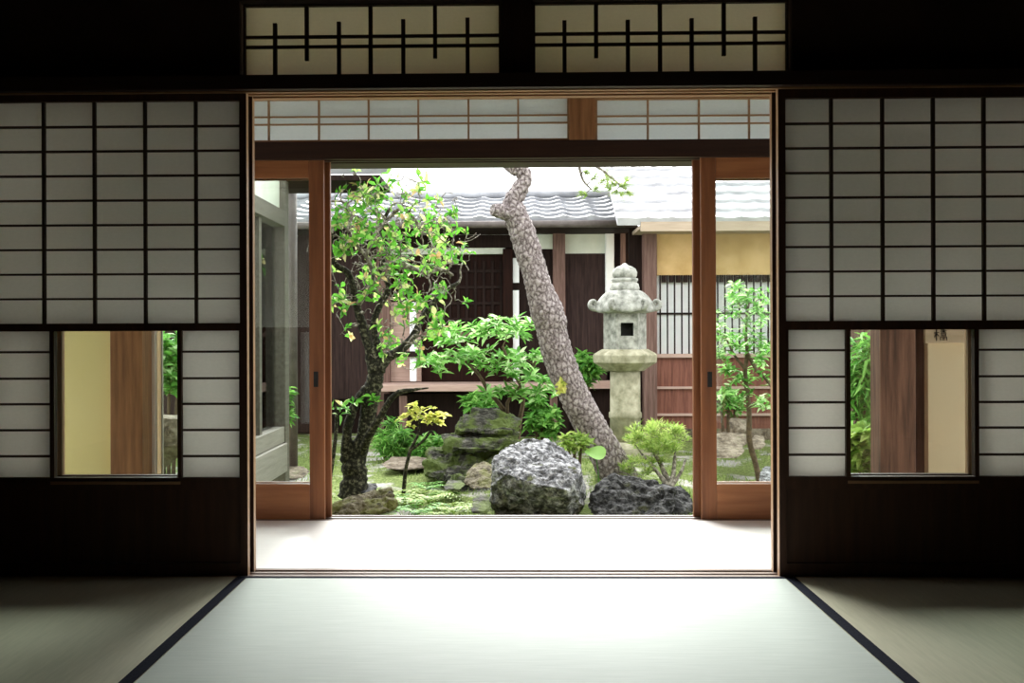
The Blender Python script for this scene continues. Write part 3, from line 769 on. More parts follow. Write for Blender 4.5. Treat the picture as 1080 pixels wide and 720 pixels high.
def whorl(bm, rng, p, axis, n, L, Wd, spread=0.9, droop=0.25, mi=0):
    axis = axis.normalized(); u = axis.orthogonal().normalized(); v = axis.cross(u)
    a0 = rng.uniform(0, 6.28)
    for i in range(n):
        a = a0 + 2 * math.pi * i / n + rng.uniform(-.3, .3)
        d = axis * rng.uniform(0.15, 0.7) + (u * math.cos(a) + v * math.sin(a)) * spread
        k = rng.uniform(0.65, 1.15)
        leaf(bm, p + rv(rng, L * 0.12), d, axis, L * k, Wd * k, rng.uniform(.1, .35), rng.uniform(0, droop * 2), mi)

def grow(rng, bm, nodes, targets, r0, r1, wob, sides=6):
    """join every target to the nearest limb node with a wandering twig; returns twig ends"""
    ends = []
    for t in sorted(targets, key=lambda t: min((t - q).length for q, r in nodes)):
        q, rq = min(nodes, key=lambda nd: (nd[0] - t).length + 0.25 * max(0, nd[0].z - t.z))
        L = (t - q).length
        k = max(3, min(7, int(L / 0.08)))
        pts = [q + (t - q) * (i / k) + (rv(rng, wob * L) + Vector((0, 0, 0.10 * L * math.sin(math.pi * i / k))) if 0 < i < k else Vector()) for i in range(k + 1)]
        pts = [Vector(p) for p in smooth_path([tuple(p) for p in pts], 2)]
        ra = min(r0, rq * 0.75)
        rr = [ra + (r1 - ra) * i / (len(pts) - 1) for i in range(len(pts))]
        tube(bm, pts, rr, sides, True)
        nodes += [(p, r) for p, r in zip(pts[1:], rr[1:])]
        ends.append((t, (pts[-1] - pts[-2]).normalized()))
    return ends
def limb(bm, pix, sides=12, steps=5, rough=0.25, seed=0, k=None):
    """a limb through (px, py, Y, radius in px)"""
    w3 = [tuple(P(a, b, Y)) + (r * Y / F_PX,) for a, b, Y, r in pix]
    sp = smooth_path(w3, steps)
    pts = [Vector(q[:3]) for q in sp]; rr = [q[3] for q in sp]
    tube(bm, pts, rr, sides, True, rough, seed)
    return list(zip(pts, rr))

def leafy_tree():
    rng = random.Random(7)
    base = on_ground(374, 7.75)
    t = thing('leafy_tree', base, 'gnarled leafy tree with a dark trunk and crooked lichen twigs by the glass door', 'tree')
    bm = bmesh.new()
    nodes = []
    gb = (374, 528)
    nodes += limb(bm, [(374, 524, 7.75, 17), (374, 505, 7.75, 13.5), (375, 485, 7.75, 12), (384, 460, 7.75, 8), (388, 435, 7.75, 8.5), (392, 415, 7.72, 9.5), (396, 398, 7.7, 8.5), (398, 386, 7.7, 7)], 14, 6, 0.18, 1)
    nodes += limb(bm, [(368, 486, 7.75, 9), (366, 465, 7.72, 5.5), (368, 445, 7.7, 5), (376, 425, 7.7, 5), (388, 410, 7.7, 6)], 10, 5, 0.3, 2)
    nodes += limb(bm, [(380, 482, 7.75, 5), (390, 458, 7.6, 4.4), (401, 440, 7.5, 3.8), (410, 424, 7.45, 3.4), (420, 414, 7.4, 3), (436, 411, 7.35, 1.8), (452, 409, 7.3, 0.7)], 9, 5, 0.25, 3)
    nodes += limb(bm, [(396, 392, 7.7, 8), (389, 366, 7.7, 5.5), (383, 345, 7.7, 5), (376, 322, 7.68, 4.5), (372, 302, 7.65, 4), (366, 287, 7.62, 3.6), (354, 279, 7.55, 3), (348, 262, 7.5, 2.6), (350, 246, 7.45, 2)], 9, 5, 0.25, 4)
    nodes += limb(bm, [(398, 390, 7.7, 8), (410, 376, 7.72, 5.5), (424, 368, 7.75, 4.8), (437, 352, 7.8, 4.2), (446, 334, 7.85, 3.6), (458, 318, 7.9, 3), (470, 306, 7.9, 2.4), (484, 298, 7.95, 1.8)], 9, 5, 0.25, 5)
    nodes += limb(bm, [(397, 388, 7.7, 7), (398, 365, 7.75, 4.8), (394, 345, 7.8, 4), (400, 322, 7.85, 3.6), (410, 303, 7.9, 3.4), (402, 284, 7.9, 3), (408, 262, 7.9, 2.6), (402, 240, 7.85, 2.2), (410, 222, 7.8, 1.8)], 9, 5, 0.25, 6)
    obj('trunk', bm, 'bark_dark', t, smooth=True)
    bm = bmesh.new()
    nodes += limb(bm, [(402, 284, 7.9, 3), (418, 276, 7.85, 2.8), (434, 282, 7.8, 2.6), (450, 288, 7.75, 2.2), (464, 284, 7.7, 1.8), (478, 290, 7.7, 1.4)], 8, 4, 0.25, 7)
    nodes += limb(bm, [(376, 322, 7.68, 3.5), (388, 306, 7.6, 2.8), (394, 290, 7.55, 2.6), (386, 270, 7.5, 2.3), (376, 258, 7.45, 2), (366, 240, 7.4, 2), (372, 226, 7.4, 1.8), (364, 214, 7.4, 1.6), (350, 212, 7.35, 1.2)], 8, 4, 0.25, 8)
    nodes += limb(bm, [(386, 270, 7.5, 2.3), (394, 250, 7.5, 2), (408, 232, 7.55, 2), (424, 220, 7.6, 1.8), (438, 232, 7.6, 1.6), (446, 246, 7.65, 1.3)], 8, 4, 0.25, 9)
    targets = []
    while len(targets) < 185:
        px, py = rng.uniform(346, 496), rng.uniform(186, 378)
        a = ((px - 410) / 78) ** 2 + ((py - 280) / 98) ** 2
        if a > 1 or (px < 400 and py > 345) or (px < 395 and py > 262 and rng.random() < 0.75): continue
        targets.append(P(px, py, rng.uniform(7.25, 8.3)))
    ends = grow(rng, bm, nodes, targets, 0.015, 0.005, 0.14)
    extra = []
    for p, d in ends:
        for _ in range(2):
            q = p + rv(rng, 0.09)
            extra.append(q)
    ends2 = grow(rng, bm, nodes, extra, 0.006, 0.0025, 0.12, 5)
    tw = []
    for p, r_w in [rng.choice(nodes) for _ in range(1400)]:
        if len(tw) > 420: break
        if p.z < P(400, 375, 7.7).z or r_w > 0.02: continue
        tw.append(p + rv(rng, 0.17))
    grow(rng, bm, nodes, tw, 0.009, 0.0035, 0.24, 5)
    obj('branches', bm, 'bark_lichen', t, smooth=True)
    bm = bmesh.new()
    for p, d in ends + ends2:
        if rng.random() < 0.56:
            whorl(bm, rng, p, (d + Vector((0, 0, 0.7))), rng.randint(3, 6), rng.uniform(0.055, 0.085), rng.uniform(0.028, 0.042), 0.9, 0.25)
    for (px, py) in ((355, 318), (362, 316), (368, 322), (372, 232), (362, 430), (374, 425), (392, 420), (396, 424)):
        whorl(bm, rng, P(px, py, 7.6), Vector((0, -0.4, 0.7)), 6, 0.085, 0.035)
    obj('foliage', bm, 'leaf_broad', t)
leafy_tree()

def pine():
    rng = random.Random(3)
    base = on_ground(652, 8.35)
    t = thing('pine_tree', base, 'leaning pine with plated grey-pink bark crossing before the far house', 'tree')
    w3 = [(662, 525, 8.4, 22), (652, 503, 8.4, 20), (641, 482, 8.4, 18), (624, 452, 8.4, 16.5), (607, 420, 8.4, 16), (593, 387, 8.4, 16), (583, 355, 8.4, 16), (578, 332, 8.4, 17.5), (569, 305, 8.4, 14.5), (559, 270, 8.4, 14), (551, 245, 8.4, 13.5), (544, 226, 8.4, 13), (541, 214, 8.4, 11), (546, 202, 8.4, 9.5), (552, 192, 8.4, 8.5), (553, 184, 8.4, 8), (546, 178, 8.4, 9), (538, 172, 8.45, 9), (530, 155, 8.5, 8), (535, 120, 8.5, 7), (528, 80, 8.5, 5), (532, 45, 8.5, 3)]
    w4 = [tuple(P(a, b, Y)) + (r * Y / F_PX,) for a, b, Y, r in w3]
    sp = smooth_path(w4, 14)
    bm = bmesh.new()
    sides = 30
    pts = [Vector(q[:3]) for q in sp]; rr = [q[3] for q in sp]
    tube(bm, pts, rr, sides, True)
    bm.normal_update()
    for v in bm.verts:
        q = Vector((v.co.x, v.co.y, v.co.z * 0.6)) * 27
        dist = noise.voronoi(q)[0]
        v.co += v.normal * (0.040 * min(0.30, dist[1] - dist[0]) - 0.008 + 0.012 * noise.noise(v.co * 6))
    obj('trunk', bm, 'pine_bark', t, smooth=True)
    bm = bmesh.new()
    limb(bm, [(543, 228, 8.4, 10), (533, 224, 8.35, 8.5), (524, 222, 8.3, 7.5), (519, 221, 8.28, 6)], 14, 5, 0.3, 5)
    obj('cut_stub', bm, 'pine_bark', t, label='dark sawn branch stub')
    bm = bmesh.new()
    nodes = limb(bm, [(532, 150, 8.5, 5), (560, 130, 8.3, 4), (590, 140, 8.1, 3), (608, 158, 8.0, 2), (611, 176, 8.0, 1.6), (615, 190, 8.0, 1.3), (624, 200, 8.0, 0.9)], 8, 5, 0.2, 6)
    nodes += limb(bm, [(611, 172, 8.0, 1.6), (630, 176, 8.0, 1.4), (648, 190, 8.0, 1.2), (660, 200, 8.0, 0.8)], 6, 4, 0.2, 6)
    nodes += limb(bm, [(534, 120, 8.5, 4), (500, 95, 8.6, 3), (470, 90, 8.7, 2)], 8, 4, 0.2, 6)
    tg = [P(px, py, 8.0 + rng.uniform(-.2, .2)) for px, py in ((618, 182), (626, 188), (634, 192), (642, 198), (650, 202), (656, 196), (662, 203), (640, 188), (628, 200), (648, 194), (622, 172), (636, 170), (655, 205), (616, 205), (660, 192))]
    tg += [P(rng.uniform(470, 620), rng.uniform(60, 140), 8.3 + rng.uniform(-.4, .4)) for _ in range(22)]
    ends = grow(rng, bm, nodes, tg, 0.008, 0.003, 0.08, 5)
    obj('branches', bm, 'bark_lichen', t, smooth=True)
    bm = bmesh.new()
    for p, d in ends:
        ax = (d + Vector((0, 0, 0.8))).normalized(); u = ax.orthogonal().normalized(); v = ax.cross(u)
        for i in range(46):
            a = rng.uniform(0, 6.28); s = rng.uniform(0.3, 1.1)
            dd = (ax * rng.uniform(.2, 1) + (u * math.cos(a) + v * math.sin(a)) * s).normalized()
            L = rng.uniform(0.06, 0.10); sd = dd.orthogonal().normalized() * 0.0032
            b0 = p + ax * rng.uniform(-.03, .03)
            bm.faces.new([bm.verts.new(b0 - sd), bm.verts.new(b0 + sd), bm.verts.new(b0 + dd * L)])
    obj('needles', bm, 'needle', t)
pine()

def shrub(name, label, base, stems, targets, leafspec, mats, seed, cat='shrub', tr=(0.008, 0.0025), wob=0.1, extra=0, up=0.8):
    """stems as pixel limbs, twigs grown to targets, whorls at the twig ends. leafspec = (n lo, n hi, length, width, spread, droop)"""
    rng = random.Random(seed)
    t = thing(name, base, label, cat)
    bm = bmesh.new(); nodes = []
    for s in stems: nodes += limb(bm, s, 7, 4, 0.15, seed)
    ends = grow(rng, bm, nodes, targets, tr[0], tr[1], wob, 5)
    if extra:
        ex = [p + rv(rng, extra) for p, d in ends for _ in range(2)]
        ends += grow(rng, bm, nodes, ex, tr[0] * 0.5, tr[1] * 0.8, wob, 5)
    obj('stems', bm, mats[0], t, smooth=True)
    bm = bmesh.new()
    a, b, L, Wd, spd, dr = leafspec
    for p, d in ends:
        whorl(bm, rng, p, d * 0.5 + Vector((0, 0, up)), rng.randint(a, b), L * rng.uniform(.75, 1.2), Wd * rng.uniform(.8, 1.2), spd, dr)
    obj('foliage', bm, mats[1], t)
    return t
def scatter(rng, n, Y, dY, inside, x0, x1, y0, y1):
    out = []
    while len(out) < n:
        px, py = rng.uniform(x0, x1), rng.uniform(y0, y1)
        if inside(px, py): out.append(P(px, py, Y + rng.uniform(-dY, dY)))
    return out
rng = random.Random(21)
# layered shrub in the middle, three tiers of foliage
tg = scatter(rng, 26, 9.9, 0.35, lambda x, y: ((x - 512) / 62) ** 2 + ((y - (352 - 0.05 * (x - 510))) / 11) ** 2 < 1, 445, 580, 330, 372)
tg += scatter(rng, 28, 9.7, 0.35, lambda x, y: ((x - 508) / 66) ** 2 + ((y - 382) / 9) ** 2 < 1, 442, 578, 366, 398)
tg += scatter(rng, 16, 9.6, 0.35, lambda x, y: ((x - 548) / 40) ** 2 + ((y - 408) / 16) ** 2 < 1, 500, 590, 390, 428)
shrub('layered_shrub', 'pale green shrub spreading in flat tiers before the dark doorway, behind the pine trunk', on_ground(540, 9.9),
      [[(543, 480, 9.9, 4), (541, 450, 9.9, 3.2), (530, 430, 9.85, 2.6), (515, 412, 9.8, 2.2), (505, 395, 9.8, 1.8), (490, 380, 9.8, 1.4)],
       [(544, 480, 9.9, 3.4), (548, 445, 9.9, 2.6), (552, 415, 9.9, 2), (540, 390, 9.9, 1.8), (530, 365, 9.9, 1.5)],
       [(541, 455, 9.9, 2.6), (535, 425, 9.8, 2), (555, 400, 9.7, 1.6), (565, 380, 9.7, 1.3)]],
      tg, (5, 8, 0.12, 0.036, 1.1, 0.2), ('bark_brown', 'leaf_pale'), 31, extra=0.06)
# small sapling with yellow leaves
shrub('young_sapling', 'slender dark-stemmed sapling with yellowish leaves before the layered rock', on_ground(425, 7.9),
      [[(424, 530, 7.9, 2.4), (426, 515, 7.9, 2.2), (428, 495, 7.9, 2), (433, 475, 7.9, 1.8), (440, 460, 7.9, 1.5), (443, 445, 7.9, 1.1)], [(433, 475, 7.9, 1.4), (446, 465, 7.85, 1.4), (455, 454, 7.8, 1)]],
      [P(a, b, 7.9) for a, b in ((430, 438), (436, 434), (444, 432), (450, 440), (456, 440), (462, 437), (452, 447), (440, 442), (433, 446), (460, 446))],
      (4, 6, 0.065, 0.032, 0.9, 0.3), ('bark_dark', 'leaf_yellow'), 32, extra=0.05)
# round bright bushes
def bush(label, cpx, cpy, rx, ry, Y, n, leafspec, mat, seed, name='bush', stem='bark_brown', dY=None, extra=0.04):
    r = random.Random(seed)
    k = Y / F_PX
    tg = []
    c = P(cpx, cpy, Y)
    while len(tg) < n:
        d = rv(r)
        if d.length > 1 or d.length < 0.35: continue
        tg.append(c + Vector((d.x * rx * k, d.y * (dY or rx * k), d.z * ry * k)))
    g = on_ground(cpx, Y)
    for q in tg: q.z = max(q.z, gz(q.x, q.y) + 0.02)
    gp = lambda f: (cpx + f * rx, CY + (EYE - g.z + 0.03) * F_PX / Y, Y, 2.2)
    st = [[gp(f * 0.2)[:3] + (2.2,), (cpx + f * rx * 0.4, cpy + ry * 0.6, Y, 1.6), (cpx + f * rx * 0.6, cpy, Y, 1.0)] for f in (-1, 0, 1)]
    return shrub(name, label, g, st, tg, leafspec, (stem, mat), seed, extra=extra)
bush('bright green grassy bush beside the low crooked branch of the leafy tree', 413, 466, 20, 21, 10.2, 60, (6, 9, 0.10, 0.018, 0.9, 0.4), 'leaf_bright', 41)
bush('green bush growing between the sapling and the layered rock', 449, 476, 22, 20, 10.2, 60, (5, 8, 0.08, 0.028, 0.9, 0.3), 'leaf_bright', 42)
bush('upright green bush between the pine trunk and the stone lantern', 615, 390, 14, 20, 11.6, 36, (5, 8, 0.12, 0.04, 0.9, 0.3), 'leaf_bright', 43)
bush('green leafy bush under the veranda edge of the far house, beside the pine', 572, 442, 16, 22, 11.4, 34, (5, 8, 0.11, 0.045, 0.9, 0.3), 'leaf_bright', 44)
bush('leafy plant beneath the far veranda above the layered rock', 505, 426, 16, 9, 11.0, 18, (5, 8, 0.11, 0.04, 0.9, 0.3), 'leaf_bright', 45)
bush('lime green tuft between the big pale rock and the pine trunk', 606, 466, 17, 9, 8.1, 22, (5, 8, 0.07, 0.022, 0.9, 0.3), 'leaf_lime', 46, extra=0.02)
bush('feathery green bush beside the pile of tan stones', 768, 425, 18, 12, 10.8, 26, (5, 8, 0.10, 0.03, 0.9, 0.3), 'leaf_pale', 47)
# spiky bush on bare stems
rng = random.Random(51)
tg = scatter(rng, 80, 8.3, 0.25, lambda x, y: ((x - 694) / 31) ** 2 + ((y - 462) / 16) ** 2 < 1, 655, 730, 442, 484)
tg += scatter(rng, 18, 8.2, 0.2, lambda x, y: ((x - 678) / 22) ** 2 + ((y - 492) / 10) ** 2 < 1, 655, 705, 480, 505)
shrub('spiky_bush', 'lime green spiky bush on pale bare stems above the dark wet rock', on_ground(706, 8.1),
      [[(706, 522, 8.0, 5), (704, 508, 8.1, 4), (698, 492, 8.2, 2.4), (690, 478, 8.2, 1.6)], [(706, 518, 8.0, 4), (710, 500, 8.1, 2.6), (712, 480, 8.2, 1.5)],
       [(705, 514, 8.0, 3), (692, 496, 8.1, 2), (678, 480, 8.2, 1.4)], [(707, 514, 8.0, 3), (718, 498, 8.1, 1.8), (723, 484, 8.2, 1.1)]],
      tg, (10, 15, 0.075, 0.007, 0.7, 0.1), ('bark_lichen', 'leaf_lime'), 51, extra=0.03, up=1.0)
# sapling seen through the right door
rng = random.Random(61)
tg = scatter(rng, 60, 8.4, 0.35, lambda x, y: ((x - 786) / 34) ** 2 + ((y - 352) / 52) ** 2 < 1, 750, 835, 300, 410)
tg += scatter(rng, 12, 8.4, 0.3, lambda x, y: True, 756, 815, 395, 440)
shrub('garden_sapling', 'airy young tree with a forked dark stem beyond the glass, before the barred window', on_ground(800, 8.4),
      [[(802, 512, 8.4, 3.6), (797, 490, 8.4, 3.2), (790, 462, 8.4, 3), (790, 430, 8.4, 2.6), (786, 395, 8.4, 2.3), (788, 370, 8.4, 2), (786, 345, 8.4, 1.5), (790, 320, 8.4, 1)],
       [(788, 372, 8.4, 2), (798, 390, 8.35, 1.8), (808, 400, 8.3, 1.5), (818, 415, 8.3, 1)], [(787, 390, 8.4, 1.8), (775, 375, 8.45, 1.3), (765, 355, 8.5, 1)]],
      tg, (4, 6, 0.075, 0.024, 0.95, 0.25), ('bark_brown', 'leaf_pale'), 61, extra=0.05)
# dark thin stem by the stile with a few leaves
shrub('thin_sapling', 'thin dark straight sapling stem standing right beside the door stile', on_ground(347, 7.5),
      [[(346, 540, 7.5, 2.6), (348, 505, 7.5, 2.4), (353, 470, 7.5, 2.2), (355, 440, 7.5, 1.9), (352, 420, 7.5, 1.2)]],
      [P(a, b, 7.5) for a, b in ((358, 436), (365, 432), (350, 430), (360, 428))], (4, 6, 0.07, 0.02, 0.9, 0.3), ('bark_dark', 'leaf_pale'), 62)
# plants seen through the small right window
bush('tall bamboo-like plant filling the low window next to the weathered post', 912, 400, 22, 50, 7.6, 60, (4, 6, 0.16, 0.022, 0.9, 0.6), 'leaf_bright', 63, name='bamboo_plant')
bush('low leafy plant at the foot of the bamboo in the low window', 915, 475, 22, 26, 7.0, 40, (4, 7, 0.11, 0.06, 0.9, 0.3), 'leaf_lime', 64, name='leafy_plant')
bush('green bush seen in the low window beside the brown post', 178, 385, 24, 34, 9.5, 50, (4, 7, 0.12, 0.05, 0.9, 0.3), 'leaf_pale', 65)
bush('small green plant beside the grey gutter post beyond the door glass', 301, 428, 10, 18, 8.6, 16, (4, 6, 0.09, 0.03, 0.9, 0.3), 'leaf_bright', 66)

def fern(label, px, py, Y, n, L, seed, mat='leaf_lime'):
    r = random.Random(seed)
    g = on_ground(px, Y)
    t = thing('fern', g, label, 'fern')
    for i in range(n):
        a = 2 * math.pi * i / n + r.uniform(-.3, .3)
        out = Vector((math.cos(a), math.sin(a), 0))
        k = r.uniform(.7, 1.15)
        bm = bmesh.new()
        pts = [g + out * (L * k * s) + Vector((0, 0, L * k * (1.1 * s - 0.95 * s * s) + 0.01)) for s in [j / 9 for j in range(10)]]
        tube(bm, pts, [0.003 - 0.0002 * j for j in range(10)], 4)
        side = out.cross(Vector((0, 0, 1)))
        for j in range(2, 10):
            w_ = L * 0.30 * (1 - abs(j - 4) / 7.5)
            for s in (-1, 1):
                leaf(bm, pts[j], side * s + out * 0.45, Vector((0, 0, 1)), w_, w_ * 0.42, 0.1, 0.15)
        obj('frond', bm, mat, t)
ferns = [('bright fern at the foot of the slender sapling', 428, 530, 7.6, 9, 0.26, 'leaf_lime'),
         ('fern spreading right beside the end of the olive brown rock', 438, 541, 7.15, 9, 0.24, 'leaf_bright'),
         ('yellow-green fern between the slender sapling and the small grey stone', 452, 520, 7.8, 9, 0.26, 'leaf_lime'),
         ('fern close to the sill, between the mossy grey stone and the olive rock', 478, 538, 7.2, 10, 0.22, 'leaf_lime'),
         ('little fern on the ground close under the small brown rock', 494, 523, 7.45, 8, 0.12, 'leaf_lime'),
         ('little pale fern growing against the dark face of the big pale rock', 536, 540, 6.85, 8, 0.13, 'leaf_pale'),
         ('fern growing on the moss beside the pine foot, under the spiky bush', 676, 500, 8.2, 9, 0.18, 'leaf_lime'),
         ('low fern filling the ground in front of the stepping stone', 412, 520, 7.7, 9, 0.2, 'leaf_bright'),
         ('yellow-green fern at the sill between the two nearest larger ferns', 460, 543, 7.1, 9, 0.16, 'leaf_lime'),
         ('fern tucked against the lower left flank of the layered rock', 470, 497, 8.0, 9, 0.16, 'leaf_bright'),
         ('fern at the base of the layered rock next to the stepping stone', 452, 500, 8.4, 9, 0.18, 'leaf_bright')]
for i, (lb, px, py, Y, n, L, mt) in enumerate(ferns): fern(lb, px, py, Y, n, L, 70 + i, mt)

# round leaf at the pine and the yellow tuft on its bark
t = thing('butterbur', on_ground(628, 8.0), 'single round bright green leaf on a stalk before the pine foot', 'plant')
bm = bmesh.new(); c = P(628, 479, 7.95)
tube(bm, smooth_path([tuple(on_ground(630, 8.0)), tuple((on_ground(629, 8.0) + c) / 2 + Vector((0.02, 0, 0))), tuple(c)], 4), 0.005, 6)
obj('stalk', bm, 'leaf_bright', t)
bm = bmesh.new()
ctr = bm.verts.new(c)
rim = []
for i in range(20):
    a = 2 * math.pi * i / 20; rr_ = 0.085 * (1 + 0.06 * math.sin(3 * a))
    rim.append(bm.verts.new(c + Vector((math.cos(a) * rr_, math.sin(a) * rr_ * 0.8, 0.012 * math.sin(2 * a) + 0.015 + math.sin(a) * rr_ * 0.5))))
for i in range(20): bm.faces.new((ctr, rim[i], rim[(i + 1) % 20]))
obj('leaf_blade', bm, 'leaf_bright', t, smooth=True)
bmy = bmesh.new(); r_ = random.Random(5)
for q in ((592, 404), (594, 409), (590, 412)):
    whorl(bmy, r_, P(q[0], q[1], 8.26), Vector((0, -1, 0.3)), 6, 0.055, 0.03)
obj('yellow_tuft', bmy, 'leaf_yellow', None, 'small tuft of yellow leaves growing on the pine bark', 'plant')

# short grass and moss blades
rng = random.Random(90)
bm = bmesh.new()
for _ in range(9000):
    Y = 6.9 + 4.6 * rng.random() ** 1.3
    x = (rng.uniform(240, 840) - 536) / F_PX * Y
    if noise.noise(Vector((x * 1.5, Y * 1.5, 7))) < -0.08: continue
    z = gz(x, Y)
    a = rng.uniform(0, 6.28); h = rng.uniform(0.02, 0.06); ww = 0.005
    d = Vector((math.cos(a), math.sin(a), 0)); l = Vector((rng.uniform(-.5, .5), rng.uniform(-.5, .5), 1)) * h
    p = Vector((x, Y, z - 0.004))
    bm.faces.new([bm.verts.new(p - d * ww), bm.verts.new(p + d * ww), bm.verts.new(p + l)])
obj('moss_grass', bm, 'grass', None, 'short moss and grass covering the garden ground between the rocks', 'grass', kind='stuff')

# ================================================================== FAR HOUSE
HY = 13.0
def tiled(x0, x1, ya, za, yb, zb, period=0.27, row=0.24, amp=0.032, thick=0.05):
    """a wavy pan-tile slope from eave (ya, za) to ridge (yb, zb)"""
    bm = bmesh.new()
    L = math.hypot(yb - ya, zb - za)
    nr = max(2, round(L / row)); nxx = max(8, int((x1 - x0) / period * 8))
    nrm = Vector((0, -(zb - za) / L, (yb - ya) / L))
    if nrm.z < 0: nrm = -nrm
    rows = []
    for r in range(nr):
        for s, lift in ((0.0, 0.042), (1.0, 0.0)):
            u_ = (r + s) / nr
            rows.append([bm.verts.new(Vector((x0 + (x1 - x0) * i / nxx, ya + (yb - ya) * u_, za + (zb - za) * u_))
                        + nrm * (lift + amp * (1 - abs(math.sin(math.pi * (x0 + (x1 - x0) * i / nxx) / period)) ** 0.7 * 1.0))) for i in range(nxx + 1)])
    under = [bm.verts.new(Vector((v.co.x, ya, za)) - nrm * thick) for v in rows[0]]
    rows.insert(0, under)
    back = [bm.verts.new(Vector((v.co.x, yb, zb)) - nrm * thick) for v in rows[0]]
    rows.append(back)
    for a, b in zip(rows, rows[1:]):
        for i in range(nxx): bm.faces.new((a[i], a[i + 1], b[i + 1], b[i]))
    for i in range(nxx): bm.faces.new((under[i + 1], under[i], back[i], back[i + 1]))
    return bm
def house():
    zg = FLOOR_LOW
    t = thing('house', (P(520, 440, HY).x, HY, zg), 'long dark timber house with a grey tiled roof and a lattice door across the garden', 'house')
    def R(name, px0, px1, py0, py1, mat, Y=HY, d=0.08, parent=t, bv=0.0, label=None):
        bm = bmesh.new(); rbox(bm, px0, px1, py0, py1, Y, d, ref=540)
        return obj(name, bm, mat, parent, label=label, bevel=bv)
    x0, x1 = P(250, 300, HY).x, P(672, 300, HY).x
    # back body so that nothing shows through
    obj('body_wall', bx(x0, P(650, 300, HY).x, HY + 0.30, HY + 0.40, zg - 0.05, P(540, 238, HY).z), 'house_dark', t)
    ze = P(540, 233, HY - 0.75).z
    obj('roof', tiled(P(250, 233, HY - .75).x, P(668, 233, HY - 0.75).x, HY - 0.75, ze, HY + 1.05, ze + 0.52, 0.345, 0.30, 0.04), 'tile', t)
    bm = bmesh.new()
    tube(bm, [(P(250, 200, HY + 1.05).x, HY + 1.06, ze + 0.575), (P(650, 200, HY + 1.05).x, HY + 1.06, ze + 0.575)], 0.055, 12)
    obj('ridge', bm, 'tile', t, smooth=True)
    bm = bmesh.new()
    tube(bm, [(P(250, 236, HY - .8).x, HY - 0.80, ze - 0.045), (P(672, 236, HY - .8).x, HY - 0.80, ze - 0.045)], 0.045, 12)
    obj('gutter', bm, 'gutter', t, smooth=True)
    obj('eave_board', bx(P(250, 238, HY - .7).x, P(668, 238, HY - .7).x, HY - 0.70, HY + 0.28, ze - 0.085, ze - 0.055), 'house_dark', t)
    # upper band over the doorway
    R('plaster_strip', 400, 541, 243, 247.5, 'plaster_white', HY + 0.05)
    R('lintel', 400, 541, 247.5, 261, 'house_dark', HY + 0.02)
    R('plaster_strip', 400, 533, 261, 267.5, 'plaster_white', HY + 0.05)
    R('plaster_panel', 541, 584, 240, 262.5, 'plaster_white', HY + 0.06)
    R('plaster_panel', 596, 638, 239, 267.5, 'plaster_white', HY + 0.06)
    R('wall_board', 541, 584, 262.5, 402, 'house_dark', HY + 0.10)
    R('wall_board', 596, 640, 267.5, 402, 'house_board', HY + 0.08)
    R('post', 583.5, 596.5, 238, 445, 'house_post', HY - 0.04, 0.16, bv=0.008)
    R('post', 530.5, 541, 262, 402, 'door_red', HY - 0.02, 0.13, bv=0.006)
    R('post', 397, 411, 238, 455, 'house_post', HY - 0.04, 0.16, bv=0.008)
    R('white_strip', 541, 547.5, 272, 298, 'white_paint', HY + 0.04, label='white painted strip')
    R('white_strip', 541, 547.5, 306, 402, 'white_paint', HY + 0.04)
    R('downpipe', 638.5, 648, 236, 318, 'white_paint', HY + 0.02, 0.07, bv=0.015)
    R('downpipe', 432, 439, 318, 402, 'white_paint', HY - 0.1, 0.06, bv=0.015)
    R('wall_board', 648, 673, 236, 455, 'house_dark', HY + 0.04, 0.3)
    R('brace', 655, 660, 240, 452, 'house_post', HY - 0.02, 0.08)
    # lattice door; the shade of a deep opening is put into its dark wood
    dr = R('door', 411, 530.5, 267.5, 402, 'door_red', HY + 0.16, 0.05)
    bm = bmesh.new()
    for i in range(9): rbox(bm, 455 + i * 9, 457.6 + i * 9, 275, 350, HY + 0.13, 0.03, 540)
    for j in range(4): rbox(bm, 450, 531, 284 + j * 17, 287 + j * 17, HY + 0.132, 0.026, 540)
    obj('lattice', bm, 'house_dark', dr)
    R('door_rail', 411, 531, 350, 354, 'house_post', HY + 0.13, 0.03, parent=dr)
    R('wall_panel', 340, 397, 255, 420, 'house_board', HY + 0.05)
    R('wall_panel', 250, 340, 240, 455, 'house_board', HY + 0.08)
    R('wall_panel', 411, 444, 318, 402, 'house_pink', HY + 0.08, 0.06)
    R('rail', 418, 446, 370, 376, 'house_dark', HY - 0.15, 0.05)
    # veranda step
    za, zb = P(500, 403, HY).z, P(500, 415, HY - 0.55).z
    obj('veranda_deck', bx(P(405, 410, HY).x, P(600, 410, HY).x, HY - 0.55, HY + 0.16, za - 0.09, za), 'house_pink', t, bevel=0.01)
    R('veranda_leg', 421, 429, 417, 455, 'house_post', HY - 0.45, 0.09)
    R('veranda_leg', 580, 588, 417, 455, 'house_post', HY - 0.45, 0.09)
    R('veranda_skirt', 405, 600, 415, 460, 'house_dark', HY - 0.1, 0.05)
    R('sill', 596, 655, 402, 410, 'house_pink', HY - 0.1, 0.2)
    R('foot_wall', 596, 673, 410, 462, 'house_dark', HY + 0.02, 0.06)
house()

